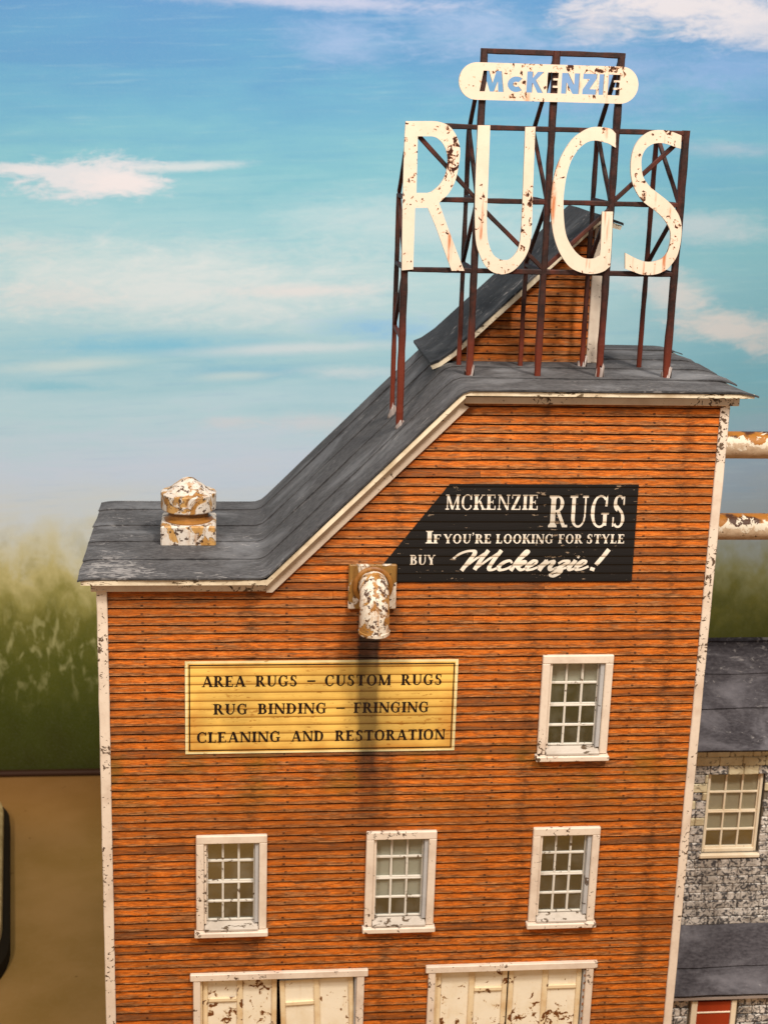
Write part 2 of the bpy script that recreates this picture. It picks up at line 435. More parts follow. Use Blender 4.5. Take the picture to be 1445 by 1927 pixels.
# ------------------------------------------------------------------ the painted backdrop (its sky), ground
GZ = -1.5
def backdrop_material():
    m = Mt('painted_canvas_sky', .9, .05); x, y, z = m.xyz()
    # long horizontal brush strokes disturb the bands of paint
    tz = m.f('SUBTRACT', z, m.f('MULTIPLY', x, .05))          # strokes climb a little to the right
    tv = m.comb(x, 0.0, tz)
    br = m.noise(m.vec((.16, 1, 1.5), base=tv), 1.0, 7, .66, .5)
    br2 = m.noise(m.vec((.38, 1, 6.5), base=tv), 1.0, 6, .66, .4)
    warp = m.noise(m.vec((.22, 1, .5), (3, 0, 9)), 1.0, 6, .62)
    tree = m.noise(m.vec((1.1, 1, .75), (5, 0, 2)), 1.0, 6, .62, .4)
    up = m.step(z, 5.2, 8.5)
    wz = m.f('ADD', z, m.f('MULTIPLY', m.f('ADD', m.f('MULTIPLY', m.f('SUBTRACT', br, .5), 3.0), m.f('MULTIPLY', m.f('SUBTRACT', warp, .5), 2.6)), up))
    low = m.f('MULTIPLY', m.f('SUBTRACT', 1.0, up), m.f('MULTIPLY', m.f('SUBTRACT', tree, .5), 3.6))
    wz = m.f('ADD', wz, low)
    P = lambda zz: (zz+1.5)/28.5
    c = m.ramp(m.f('DIVIDE', m.f('ADD', wz, 1.5), 28.5), [
        (P(-1.5), (58, 60, 10)), (P(.45), (66, 72, 16)), (P(2.3), (84, 88, 26)), (P(3.5), (104, 104, 42)), (P(4.4), (150, 144, 80)),
        (P(5.2), (192, 182, 126)), (P(6.1), (206, 204, 180)), (P(7.2), (204, 214, 222)), (P(8.7), (196, 214, 236)), (P(10.3), (180, 214, 232)),
        (P(11.9), (158, 204, 224)), (P(13.3), (174, 211, 226)), (P(14.8), (176, 213, 226)), (P(16.3), (156, 205, 222)), (P(17.8), (130, 192, 214)),
        (P(19.3), (112, 176, 212)), (P(20.8), (100, 160, 208)), (P(22.2), (96, 152, 206)), (P(27), (92, 148, 216))])
    # the right side of the canvas is painted duller
    right = m.step(m.f('ADD', x, m.f('MULTIPLY', m.f('SUBTRACT', warp, .5), 5)), 10.5, 19)
    c = m.mix(m.f('MULTIPLY', right, m.f('MULTIPLY', m.step(z, 20.5, 17.5), .72)), c, m.ramp(m.f('DIVIDE', m.f('ADD', wz, 1.5), 28.5), [
        (P(-1.5), (50, 52, 14)), (P(2.5), (54, 56, 16)), (P(4.2), (66, 72, 30)), (P(5.3), (100, 110, 80)), (P(6.9), (128, 144, 158)), (P(9.5), (118, 146, 172)), (P(10.8), (104, 154, 170)),
        (P(12.5), (92, 160, 184)), (P(16), (110, 176, 196)), (P(20), (96, 160, 206)), (P(27), (94, 148, 212))]))
    c = m.mix(m.f('MULTIPLY', m.step(m.f('ABSOLUTE', m.f('SUBTRACT', x, 8)), 16, 0), 0.0), c, (90, 150, 220))
    # strokes: lighter and deeper streaks
    c = m.mix(m.f('MULTIPLY', m.f('MULTIPLY', m.step(br2, .52, .72), up), .13), c, (196, 224, 228))
    c = m.mix(m.f('MULTIPLY', m.f('MULTIPLY', m.step(br2, .48, .30), up), .13), c, (92, 160, 208))
    cn = m.f('ADD', m.f('MULTIPLY', m.noise(m.vec((.40, 1, 1.4), (1, 0, 3), base=tv), 1.0, 8, .70, .6), .62), m.f('MULTIPLY', m.noise(m.vec((1.4, 1, 4.2), (4, 0, 3), base=tv), 1.0, 6, .70, .8), .38))
    def cloud(c, cx, cz, rx, rz, col, amt, soft=.9, k=1.5, tilt=0.0):
        col = (col[0], min(255, col[1]+2), min(255, col[2]+14))
        zz = m.f('SUBTRACT', z, cz); xx = m.f('SUBTRACT', x, cx)
        if tilt: zz = m.f('SUBTRACT', zz, m.f('MULTIPLY', xx, tilt))
        dx = m.f('DIVIDE', xx, rx); dz = m.f('DIVIDE', zz, rz)
        d = m.f('SQRT', m.f('ADD', m.f('MULTIPLY', dx, dx), m.f('MULTIPLY', dz, dz)))
        v = m.f('ADD', m.f('SUBTRACT', 1.0, d), m.f('MULTIPLY', m.f('SUBTRACT', cn, .5), k*1.7))
        return m.mix(m.f('MULTIPLY', m.step(v, -.1, soft+.2), amt), c, col)
    for a in [
        (.8, 14.3, 9.0, 1.7, (218, 226, 222), .85), (8.2, 16.3, 5.5, 1.1, (204, 220, 218), .6),
        (0.5, 12.5, 5.2, .50, (124, 190, 212), .85), (6.8, 13.1, 2.2, .55, (134, 188, 224), .85), (3.2, 11.75, 3.2, .33, (132, 188, 208), .8), (-3.0, 11.2, 2.6, .26, (130, 192, 206), .7),
        (.8, 8.9, 8.5, 1.3, (200, 212, 226), .4), (5.7, 21.4, 2.3, .9, (160, 184, 216), .7), (12.9, 20.6, 5.0, 1.5, (152, 178, 214), .7),
        (17.6, 21.0, 3.4, 1.4, (140, 174, 216), .6), (9.4, 21.9, 3.2, 1.1, (160, 184, 214), .8)]:
        c = cloud(c, *a)
    for a in [
        (-1.6, 17.42, 2.7, .70, (218, 220, 220), .95, .4, 2.0), (-.9, 17.3, 1.5, .40, (232, 226, 222), .8, .5), (1.2, 17.75, 2.1, .20, (212, 220, 218), .8, .6, 1.0, .08),
        (-3.9, 17.6, 1.3, .18, (222, 222, 220), .7, .6), (-3.6, 15.3, 2.0, .45, (212, 220, 216), .6), (4.4, 14.2, 3.2, .28, (226, 222, 216), .7, .8, 1.0, .03), (-2.6, 13.9, 2.4, .6, (222, 220, 214), .5),
        (4.2, 12.45, 4.6, .26, (208, 220, 220), .8, .7, .9, .05), (-2.4, 11.85, 3.0, .26, (200, 218, 214), .75, .7, .9, .06), (2.6, 11.6, 1.6, .2, (200, 218, 214), .7, .7, .9, .06),
        (6.0, 11.75, 2.3, .30, (208, 220, 220), .75), (2.4, 10.15, 1.3, .26, (214, 212, 212), .5, .8), (5.0, 10.15, 2.3, .42, (214, 212, 212), .6),
        (4.9, 22.45, 6.4, .30, (196, 200, 216), .8), (15.4, 22.7, 4.4, .95, (216, 214, 214), .95, .6), (17.8, 22.3, 2.4, .95, (214, 214, 216), .8, .6), (12.8, 22.1, 1.4, .7, (206, 206, 210), .6),
        (17.3, 18.7, 2.2, .3, (176, 194, 204), .6), (16.6, 16.3, 3.2, .75, (188, 204, 206), .8), (16.0, 14.3, 1.7, .95, (206, 208, 202), .9, .7, 1.5, -.3), (17.9, 13.3, 2.4, .75, (208, 206, 198), .9, .6, 1.5, -.1),
        (19.2, 12.9, 1.4, .7, (196, 196, 190), .7), (14.2, 14.9, 2.0, .7, (200, 212, 212), .6), (19.0, 21.0, 1.0, .3, (180, 190, 214), .5)]:
        c = cloud(c, *a)
    # loose dabs of light leaf colour over the dark green
    dab = m.noise(m.vec((3.4, 1, 1.5), (2, 0, 5)), 1.0, 3, .55, .5)
    zone = m.f('MULTIPLY', m.step(z, .2, 3.0), m.step(z, 4.9, 3.4))
    c = m.mix(m.f('MULTIPLY', m.f('MULTIPLY', m.step(dab, .50, .68), zone), m.f('MULTIPLY', m.step(x, 12, 6), .55)), c, (186, 182, 128))
    dab2 = m.noise(m.vec((1.5, 1, 1.4), (7, 0, 8)), 1.0, 4, .6)
    c = m.mix(m.f('MULTIPLY', m.f('MULTIPLY', m.step(dab2, .45, .66), m.step(z, 7.6, 5.2)), m.f('MULTIPLY', m.step(z, 2.4, 4.2), .30)), c, (118, 112, 40))
    canvas = m.noise(m.vec((1, 1, 2.4)), 14, 3, .6)
    c = m.mix(m.f('MULTIPLY', m.f('ABSOLUTE', m.f('SUBTRACT', canvas, .5)), .16), c, (255, 255, 250))
    m.color(c); m.bump(br2, .05, .02)
    return m.m
sky = make('sky', box(-14, 30, 18.88, 19.08, GZ, 27, .01), backdrop_material())
sky['kind'] = 'structure'; sky['label'] = 'painted backdrop of blue sky, drifting clouds and blurred dark green trees behind the buildings'

mg = Mt('brown_layout_base', .85, .12)
gn = mg.noise(mg.vec((1, 1, 1)), .35, 5, .55); gf = mg.noise(mg.vec((1, 1, 1)), 6, 5, .7)
gx, gy, gz_ = mg.xyz()
cg = mg.mix(mg.step(gn, .3, .7), (154, 116, 60), (172, 130, 76))
cg = mg.mix(mg.f('MULTIPLY', mg.step(gf, .45, .75), .16), cg, (176, 140, 92))
cg = mg.mix(mg.f('MULTIPLY', mg.step(mg.noise(mg.vec((1, 1, 1), (9, 9, 9)), 1.2, 3), .70, .72), .5), cg, (84, 54, 26))
cg = mg.mix(mg.f('MULTIPLY', mg.step(gy, 13, 18), .5), cg, (118, 74, 34))  # shadow near the backdrop's foot painted into the ground colour
mg.color(cg); mg.bump(gf, .3, .02)
gv, gF = [], []
NX, NY = 48, 40
for j in range(NY+1):
    for i in range(NX+1):
        px, py = -30+78*i/NX, -34+52.87*j/NY
        gv.append((px, py, GZ+.03*nz(px, py, 0, .5)-.03))
for j in range(NY):
    for i in range(NX):
        a = j*(NX+1)+i; gF.append((a, a+1, a+NX+2, a+NX+1))
ground = make('ground', (gv, gF), mg.m, smooth=True); ground['kind'] = 'structure'
ground['label'] = 'flat brown board ground in front of the painted backdrop'
ms = Mt('dark_batten', .7).color((58, 32, 14)).m
bat = make('backdrop_batten', box(-14, 30, 18.62, 18.87, GZ+.005, GZ+.17, .05), ms); bat['kind'] = 'structure'
bat['label'] = 'thin dark brown batten along the foot of the painted backdrop'

# tan slab lying on the ground at the far left
mt = Mt('tan_foam', .9, .1); tn = mt.noise(mt.vec((1, 1, 1)), 3, 6, .7)
mt.color(mt.mix(mt.step(tn, .35, .65), (160, 134, 88), (186, 160, 112))); mt.bump(tn, .6, .03)
ml = Mt('dark_slab_side', .9, .1).color((44, 36, 26)).m
slab = thing('rounded_slab', 'tan slab with rounded corners and dark side lying on brown ground at far left', 'slab', (-6.2, 11.0, GZ))
def slab_pts(grow, z, n=10):
    # quadrilateral with rounded corners; right side runs from the near corner back and outwards
    c = [(-3.55-grow*.0, 5.6), (-4.4, 16.0), (-9.5, 17.2), (-9.5, 5.0)]
    c = [(-3.26, 6.9), (-4.46, 15.8), (-10, 17.2), (-10, 4.0)]
    ctr = Vector((-7, 11)); out = []
    for i in range(4):
        p = Vector(c[i]); a = (Vector(c[i-1])-p); b = (Vector(c[(i+1) % 4])-p)
        r = 1.7 if i == 0 else (1.0)
        p0 = p+a.normalized()*r; p1 = p+b.normalized()*r
        for k in range(n+1):
            t = k/n; q = p0*(1-t)**2+p*2*t*(1-t)+p1*t*t
            d = (q-ctr).normalized()
            out.append((q.x+d.x*grow, q.y+d.y*grow, z))
    return out
rings = [slab_pts(.42, GZ+.02), slab_pts(.40, GZ+.35), slab_pts(.16, GZ+.62)]
n_ = len(rings[0]); V = sum(rings, []); F = []
for k in range(2):
    for i in range(n_): F.append((k*n_+i, k*n_+(i+1) % n_, (k+1)*n_+(i+1) % n_, (k+1)*n_+i))
F.append(tuple(2*n_+i for i in range(n_)))
make('slab_side', (V, F), ml, slab)
r2 = [slab_pts(.17, GZ+.625), slab_pts(.13, GZ+.75), slab_pts(.0, GZ+.80)]
V = sum(r2, []); F = []
for k in range(2):
    for i in range(n_): F.append((k*n_+i, k*n_+(i+1) % n_, (k+1)*n_+(i+1) % n_, (k+1)*n_+i))
F.append(tuple(2*n_+i for i in range(n_))); F.append(tuple(range(n_-1, -1, -1)))
make('slab_top', (V, F), mt.m, slab, smooth=True, auto=40)

# ------------------------------------------------------------------ the orange building
XL, XR = 0.0, 11.4
bld = thing('clapboard_building', 'tall orange clapboard mill building with stepped dark roof, the largest thing in view', 'building', (5.7, 0, GZ))
ROW = .165; Z0 = 14.549
OPEN = []                                     # x0, x1, z0, z1 of every wall opening
WINS = [(8.24, 9.60, 7.655, 9.815, 1), (1.755, 3.105, 4.05, 6.205, 0), (5.01, 6.375, 4.045, 6.215, 3), (8.27, 9.60, 4.045, 6.225, 0)]
for a, b, c, d, _ in WINS: OPEN.append((a+.15, b-.15, c+.16, d-.17))
DZ = .5
OPEN += [(1.83, 4.91, DZ, 3.08), (6.48, 9.50, DZ, 3.10)]
ROOF_Z = lambda x: 11.42 if x < 3.02 else (14.9 if x > 6.48 else 11.42+(x-3.02)*3.48/3.46)
outline = [(XL+.03, DZ-.3), (XR-.03, DZ-.3), (XR-.03, 14.75), (6.50, 14.75), (3.05, 11.28), (XL+.03, 11.28)]
make('front_wall', plate([outline], [rect(a, c, b, d) for a, b, c, d in OPEN], 0, .12), M['gap'], bld)
mi = Mt('bare_grey_inside', .9, .05).color((120, 108, 92)).m
make('side_wall', join(box(.03, .15, .125, 4.6, DZ-.3, 11.25, .01)), M['gap'], bld)
make('side_wall', join(box(XR-.15, XR-.03, .125, 4.6, DZ-.3, 14.7, .01)), M['gap'], bld)
mc = Mt('old_concrete', .9, .1); cn_ = mc.noise(mc.vec((1, 1, 1)), 3, 6, .7); mc.color(mc.mix(cn_, (110, 100, 84), (160, 146, 124))); mc.bump(cn_, .5, .03)
make('foundation', box(-.05, XR+.05, -.10, 4.7, GZ-.02, DZ-.31, .03), mc.m, bld)

def board(x0, x1, z0, y=0.0, sgn=1, zt=None, seed=0.0):
    """one clapboard: recessed joint at the foot, slightly ragged lip, face leaning back; returns mesh and uvs"""
    n = max(2, int((x1-x0)/.22)); V, F, U = [], [], []
    zt = zt or ROW
    for i in range(n+1):
        x = x0+(x1-x0)*i/n
        j = .013*nz(x, z0*5, seed, 1.5)+.007*nz(x, z0*9, seed, 6)
        jy = .004*nz(x, z0*7, seed+3, 1.3)
        pts = [(0, .020+j), (-.024, .020+j), (-.041+jy, .033+j), (-.010+jy*.5, zt-.001), (0, zt-.001)]
        for (yy, zz) in pts:
            V.append((x, y+yy, z0+zz)); U.append((x, max(0, min(1, zz/ROW))))
    for i in range(n):
        for k in range(4):
            a = i*5+k; F.append((a, a+5, a+6, a+1))
    F.append((4, 3, 2, 1, 0)); F.append(tuple(n*5+k for k in (0, 1, 2, 3, 4)))
    return (V, F), U
def row_spans(z0, x0, x1):
    spans = [(x0, x1)]
    for a, b, c, d in OPEN:
        if z0+ROW > c+.005 and z0 < d-.005:
            ns = []
            for s, e in spans:
                if a > s and b < e: ns += [(s, a), (b, e)]
                else: ns.append((s, e))
            spans = ns
    return spans
k = 0
while True:
    z0 = Z0-ROW*k+.0; k += 1
    if z0 < DZ-.2: break
    x0 = .17
    if z0 > 11.0: x0 = 3.05+(z0+ROW*.25-11.20)*3.46/3.48
    x0 = max(.17, x0)
    for s, e in row_spans(z0, x0, 11.26):
        cuts = [s]
        if e-s > 4 and rnd.random() < .45:
            q = s+(e-s)*rnd.uniform(.25, .75); q = round((q-.35)/1.31)*1.31+.33
            if s+1 < q < e-1: cuts.append(q)
        cuts.append(e)
        for a, b in zip(cuts, cuts[1:]):
            vf, uv = board(a+.002, b-.002, z0, seed=k*1.7+a)
            make('clapboard', vf, M['siding'], bld, uv=uv)
# side siding: one mass per side
for sx, ztop in ((0, 11.1), (1, 14.5)):
    V, F, U = [], [], []
    z0 = Z0-ROW*90 + ROW*5
    z0 = DZ-.2
    while z0 < ztop:
        X = XL if sx == 0 else XR; s = -1 if sx == 0 else 1; b = len(V)
        for yy in (.02, 4.58):
            for dx, dz in ((-.02, .017), (.012, .030), (-.012, ROW-.001), (-.03, ROW-.001)):
                V.append((X+s*dx, yy, z0+dz)); U.append((yy, dz/ROW))
        for q in range(3): F.append((b+q, b+q+1, b+q+5, b+q+4) if sx == 0 else (b+q, b+q+4, b+q+5, b+q+1))
        z0 += ROW
    o = make('side_siding', (V, F), M['siding'], bld, uv=U); o['kind'] = 'stuff'

# corner boards, frieze, fascia
for a, b, zt in ((-.005, .185, 11.12), (11.235, 11.405, 14.63)):
    n = 60; V, F = [], []
    for i in range(n+1):
        z = DZ-.3+(zt-DZ+.3)*i/n
        ja, jb = .008*nz(a, 0, z, 2.4), .006*nz(b, 5, z, 2.4)
        for x_, y_ in ((a+ja, .0), (a+ja, -.06), (a+ja+.014, -.074), (b+jb-.014, -.074), (b+jb, -.06), (b+jb, 0)): V.append((x_, y_, z))
    for i in range(n):
        for q in range(5): F.append((i*6+q, i*6+q+1, (i+1)*6+q+1, (i+1)*6+q))
    F = [tuple(reversed(q)) for q in F]
    F.append((0, 1, 2, 3, 4, 5)); F.append(tuple(n*6+q for q in (5, 4, 3, 2, 1, 0)))
    make('corner_board', (V, F), M['trim'], bld)
roof = make('roof', plate([[(-.24, 11.34), (3.05, 11.34), (6.51, 14.78), (11.62, 14.80), (11.62, 14.870), (6.60, 14.870), (6.36, 14.70), (3.02, 11.36), (-.24, 11.405)]], [], -.30, 4.85), mi, bld)
def band(p, q, top, bot, y0, y1, cutp=True):
    (x0, z0), (x1, z1) = p, q
    return plate([[(x0, z0-bot), (x1, z1-bot), (x1, z1-top), (x0, z0-top)]], [], y0, y1)
make('fascia', band((-.25, 11.42), (3.035, 11.42), .012, .105, -.345, -.302), M['fascia'], roof)
make('fascia', band((3.035, 11.42), (6.495, 14.90), .012, .125, -.347, -.302), M['fascia'], roof)
make('fascia', band((6.495, 14.90), (11.74, 14.90), .012, .085, -.345, -.302), M['fascia'], roof)
make('frieze', join(box(-.10, 3.04, -.11, -.0, 11.115, 11.338, .01)), M['trim'], bld)
make('frieze', plate([[(3.04, 11.10), (3.15, 11.10), (6.60, 14.56), (6.51, 14.60), (6.51, 14.80), (3.04, 11.325)]], [], -.125, 0), M['trim'], bld)
make('frieze', join(box(6.515, 11.55, -.13, -.002, 14.63, 14.818, .012)), M['trim'], bld)

# roofing strips follow the stepped profile, each lapped over the next
def prof_pt(s):
    """point on the rounded stepped roof line at length s from the left eave"""
    a = 3.02+.32; L2 = math.hypot(3.46, 3.48)
    if s < a: p = Vector((-.32+s, 11.42))
    elif s < a+L2:
        t = (s-a)/L2; p = Vector((3.02+3.46*t, 11.42+3.48*t))
    else: p = Vector((6.48+(s-a-L2), 14.90))
    return p
LT = 3.34+math.hypot(3.46, 3.48)+5.32
def prof_s(s, r=.13):
    pts = [prof_pt(max(0, min(LT, s+d*r))) for d in (-1, -.5, 0, .5, 1)]
    e = min(1, s/r, (LT-s)/r)
    p = prof_pt(s); av = sum(pts, Vector((0, 0)))/5
    return p.lerp(av, max(0, e))
lap = [-.38, .79, 1.95, 3.05, 4.24, 4.96]
for i in range(5):
    ya, yb = lap[i], lap[i+1]+.12 if i < 4 else lap[i+1]
    NS, V, F = 96, [], []
    ys = [0, .0, .06, .5, 1.0]
    for j in range(NS+1):
        s = LT*j/NS; p = prof_s(s)
        p2 = prof_s(min(LT, s+.05)); p1 = prof_s(max(0, s-.05)); t = (p2-p1).normalized(); nrm = Vector((-t.y, t.x))
        for q, fy in enumerate(ys):
            wv = .022*nz(s, i*7.7, 0, 1.1)+.01*nz(s, i*3.1, 2, 5)
            y = ya+wv*(1-fy)+(yb-ya)*fy
            h = (0.026 if q > 0 else .004)*(1-fy)+.012+.014*nz(s*.8, y, i*9, .9)*(1 if q > 1 else .4)
            if i == 0 and q == 0: h -= .01
            droop = 0
            if s > LT-.45: droop = (s-LT+.45)**2*(.50+.5*nz(i*4, y, 0, 1.3))
            if s < .3: droop = (.3-s)**2*.4
            V.append((p.x+nrm.x*h+(.03*nz(y, i, 5, 1.7) if j in (0, NS) else 0), y, p.y+nrm.y*h-droop))
    m_ = len(ys)
    for j in range(NS):
        for q in range(m_-1):
            a = j*m_+q; F.append((a, a+m_, a+m_+1, a+1))
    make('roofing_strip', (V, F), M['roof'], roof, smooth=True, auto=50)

# penthouse on the upper roof
pent = make('penthouse', plate([[(6.56, 14.9), (9.58, 14.9), (9.58, 17.60), (9.36, 17.68), (6.56, 15.0)]], [], 2.64, 4.8), M['gap'], bld)
for i in range(17):
    z0 = 14.895+i*.163; x0 = max(6.62, 6.42+(z0+.26-14.95)*2.99/2.9); x1 = 9.36
    if z0 > 17.55 or x1-x0 < .2: break
    vf, uv = board(x0, x1, z0, y=2.64, zt=.163, seed=i*2.2)
    make('clapboard', vf, M['siding'], pent, uv=uv)
V = box(9.34, 9.60, 2.57, 2.64, 14.91, 17.58, .012)
make('corner_board', V, M['trim'], pent)
def pent_strip(pts, y0, y1, th, mat, name):
    n = len(pts); V, F = [], []
    NYs = 6
    for j in range(NYs+1):
        y = y0+(y1-y0)*j/NYs
        for i, (x, z) in enumerate(pts):
            w = .012*nz(x, y, z, 1.3)
            V.append((x, y, z+w)); V.append((x, y, z+w-th))
    for j in range(NYs):
        for i in range(n-1):
            a = (j*n+i)*2; b = a+2; c = a+2*n; d = b+2*n
            F.append((a, b, d, c)); F.append((a+1, c+1, d+1, b+1))
    for i in range(n-1):
        F.append((2*i, 2*i+1, 2*i+3, 2*i+2)); a = NYs*n*2+2*i; F.append((a, a+2, a+3, a+1))
    for e, s in ((0, 1), (n-1, -1)):
        for j in range(NYs):
            a = (j*n+e)*2; c = a+2*n; F.append((a, c, c+1, a+1) if s == 1 else (a, a+1, c+1, c))
    return make(name, (V, F), mat, pent, smooth=True, auto=35)
rake = [(6.22, 14.93), (6.38, 15.0), (6.65, 15.2), (7.1, 15.63), (7.8, 16.30), (8.6, 17.08), (9.1, 17.56), (9.36, 17.81)]
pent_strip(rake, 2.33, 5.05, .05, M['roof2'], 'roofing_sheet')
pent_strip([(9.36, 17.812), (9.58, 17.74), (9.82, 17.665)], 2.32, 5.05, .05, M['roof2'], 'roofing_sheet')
low_ = [(x, z-.055) for x, z in rake]
make('fascia', plate([[(a[0]+.0, a[1]-.052) for a in rake]+[(a[0]+.05, a[1]-.135) for a in reversed(rake)]], [], 2.345, 2.39), M['fascia'], pent)
make('fascia', plate([[(9.37, 17.75), (9.80, 17.61), (9.77, 17.53), (9.40, 17.62)]], [], 2.345, 2.39), M['fascia'], pent)

# ------------------------------------------------------------------ windows
mgz = bpy.data.materials.new('dusty_window_glass'); mgz.use_nodes = True; t = mgz.node_tree; t.nodes.clear()
out = t.nodes.new('ShaderNodeOutputMaterial'); tr = t.nodes.new('ShaderNodeBsdfTransparent'); tr.inputs[0].default_value = (.77, .77, .72, 1)
gl = t.nodes.new('ShaderNodeBsdfGlossy'); gl.inputs[0].default_value = (.9, .9, .9, 1); gl.inputs['Roughness'].default_value = .12
df = t.nodes.new('ShaderNodeBsdfDiffuse'); df.inputs[0].default_value = (.55, .52, .45, 1)
ns = t.nodes.new('ShaderNodeTexNoise'); ns.inputs['Scale'].default_value = 2.2; ns.inputs['Detail'].default_value = 6
ge = t.nodes.new('ShaderNodeNewGeometry'); t.links.new(ge.outputs['Position'], ns.inputs['Vector'])
mr = t.nodes.new('ShaderNodeMapRange'); mr.inputs[1].default_value = .45; mr.inputs[2].default_value = .8; mr.inputs[3].default_value = .02; mr.inputs[4].default_value = .14
t.links.new(ns.outputs['Fac'], mr.inputs[0])
m1 = t.nodes.new('ShaderNodeMixShader'); m1.inputs[0].default_value = .07; t.links.new(tr.outputs[0], m1.inputs[1]); t.links.new(gl.outputs[0], m1.inputs[2])
m2 = t.nodes.new('ShaderNodeMixShader'); t.links.new(mr.outputs[0], m2.inputs[0]); t.links.new(m1.outputs[0], m2.inputs[1]); t.links.new(df.outputs[0], m2.inputs[2])
t.links.new(m2.outputs[0], out.inputs[0]); M['glass'] = mgz
mb = Mt('grey_window_shade', .9, .1); bn = mb.noise(mb.vec((1, 1, 1)), 3.0, 5, .6); mb.color(mb.mix(bn, (238, 240, 246), (250, 250, 252))); M['blind'] = mb.m
mb = Mt('warm_window_shade', .9, .1); bn = mb.noise(mb.vec((1, 1, 1)), 3.0, 5, .6); mb.color(mb.mix(bn, (244, 234, 226), (252, 244, 236))); M['blind2'] = mb.m
pane_src = {}
def window(parent, x0, x1, z0, z1, shade, y=0.0, trims=True, sashmat='sash', blind='blind', side=.15, label=None):
    if trims:
        fr = make('window', join(box(x0, x0+side, y-.10, y-.0, z0+.14, z1-.165, .012), box(x1-side, x1, y-.10, y-.0, z0+.14, z1-.165, .012), box(x0, x1, y-.105, y-.0, z1-.163, z1, .014)), M['trim'], parent, label=label)
        make('sill', box(x0-.035, x1+.03, y-.19, y-.0, z0+.02, z0+.128, .016), M['trim'], fr)
        V, F = box(x0+.16, x1-.16, y-.155, y+.14, z0+.136, z0+.262, .01)
        V = [(a, b, c-(.07 if b < y-.1 and c > z0+.2 else 0)) for a, b, c in V]
        make('sloped_sill', (V, F), M['sillp'], fr)
        a0, a1, b0, b1 = x0+side+.004, x1-side-.004, z0+.262, z1-.172
        make('jamb', join(box(a0, a0+.045, y-.06, y+.16, b0, b1, .004)), M['trim'], fr)
        make('jamb', join(box(a1-.075, a1, y-.05, y+.16, b0, b1, .004)), M['jamb'], fr)
        a0 += .047; a1 -= .077
    else:
        fr = make('window', join(box(x0, x0+.05, y+.02, y+.12, z0, z1, .006), box(x1-.12, x1-.06, y+.02, y+.12, z0, z1, .006), box(x0+.05, x1-.12, y+.02, y+.12, z1-.035, z1, .006), box(x0+.05, x1-.12, y+.0, y+.12, z0, z0+.09, .01)), M[sashmat], parent, label=label)
        a0, a1, b0, b1 = x0+.052, x1-.122, z0+.092, z1-.037
    H = (b1-b0); mid = b0+H*.485; mw = .043
    rows = [(b0+.035, mid-.03), (mid+.032, b1-.025)]
    ci = 0; sashes = []
    for si, (r0, r1) in enumerate(rows):
        yo = y+(.07 if si == 1 else .055); parts = []
        ww = (a1-a0); pw = (ww-.05-2*mw)/3
        xs = [a0+.025+i*(pw+mw) for i in range(3)]
        ph = (r1-r0-mw)/2; zs = [r0, r0+ph+mw]
        parts += [box(a0, a0+.025, yo, yo+.05, r0-.03, r1+.03, .004), box(a1-.025, a1, yo, yo+.05, r0-.03, r1+.03, .004)]
        parts += [box(a0+.026, a1-.026, yo-.004, yo+.05, r0-.034, r0, .005), box(a0+.026, a1-.026, yo-.002, yo+.05, r1, r1+.03, .005)]
        for i in (1, 2): parts.append(bar((xs[i]-mw/2, yo+.02, r0), (xs[i]-mw/2, yo+.02, r1), mw, .045, rough=.12, seed=x0+si))
        parts.append(bar((a0+.02, yo+.018, zs[1]-mw/2), (a1-.02, yo+.018, zs[1]-mw/2), mw, .05, rough=.12, seed=z0+si))
        sa = make('sash', join(*parts), M[sashmat], fr); sashes.append(sa)
        for i in range(3):
            for j in range(2):
                key = (round(pw, 3), round(ph, 3))
                c = (xs[i]+pw/2, yo+.03, zs[j]-.008)
                if key not in pane_src:
                    pane_src[key] = make('pane', box(xs[i]-.008, xs[i]+pw+.008, yo+.027, yo+.033, zs[j]-.008, zs[j]+ph+.008, .001), M['glass'], fr)
                else: place_copy(pane_src[key], fr, c)
    if shade:
        rr = [b1, rows[1][0]+ (rows[1][1]-rows[1][0]-mw)/2, rows[1][0]-.03, rows[0][0]+(rows[0][1]-rows[0][0]-mw)/2+.015]
        zb = rr[min(shade, 3)]
        n = 10; V = []; F = []
        for i in range(n+1):
            xx = a0-.02+(a1-a0+.04)*i/n; w = .004*nz(xx, z0, 0, 5)
            V += [(xx, y+.128+w, zb+.015*nz(xx, 1, 2, 3)), (xx, y+.128+w, b1), (xx, y+.135+w, b1), (xx, y+.135+w, zb)]
        for i in range(n):
            for q in range(4): F.append((i*4+q, (i+1)*4+q, (i+1)*4+(q+1) % 4, i*4+(q+1) % 4))
        F.append((0, 1, 2, 3)); F.append((n*4+3, n*4+2, n*4+1, n*4))
        make('window_shade', (V, F), M[blind], fr)
    return fr
window(bld, *WINS[0], label='single upper window with grey shade behind its top row of panes')
window(bld, *WINS[1], label='lower left window with all panes clear')
window(bld, *WINS[2], label='lower middle window with grey shade drawn over most panes')
window(bld, *WINS[3], label='lower right window with all panes clear')

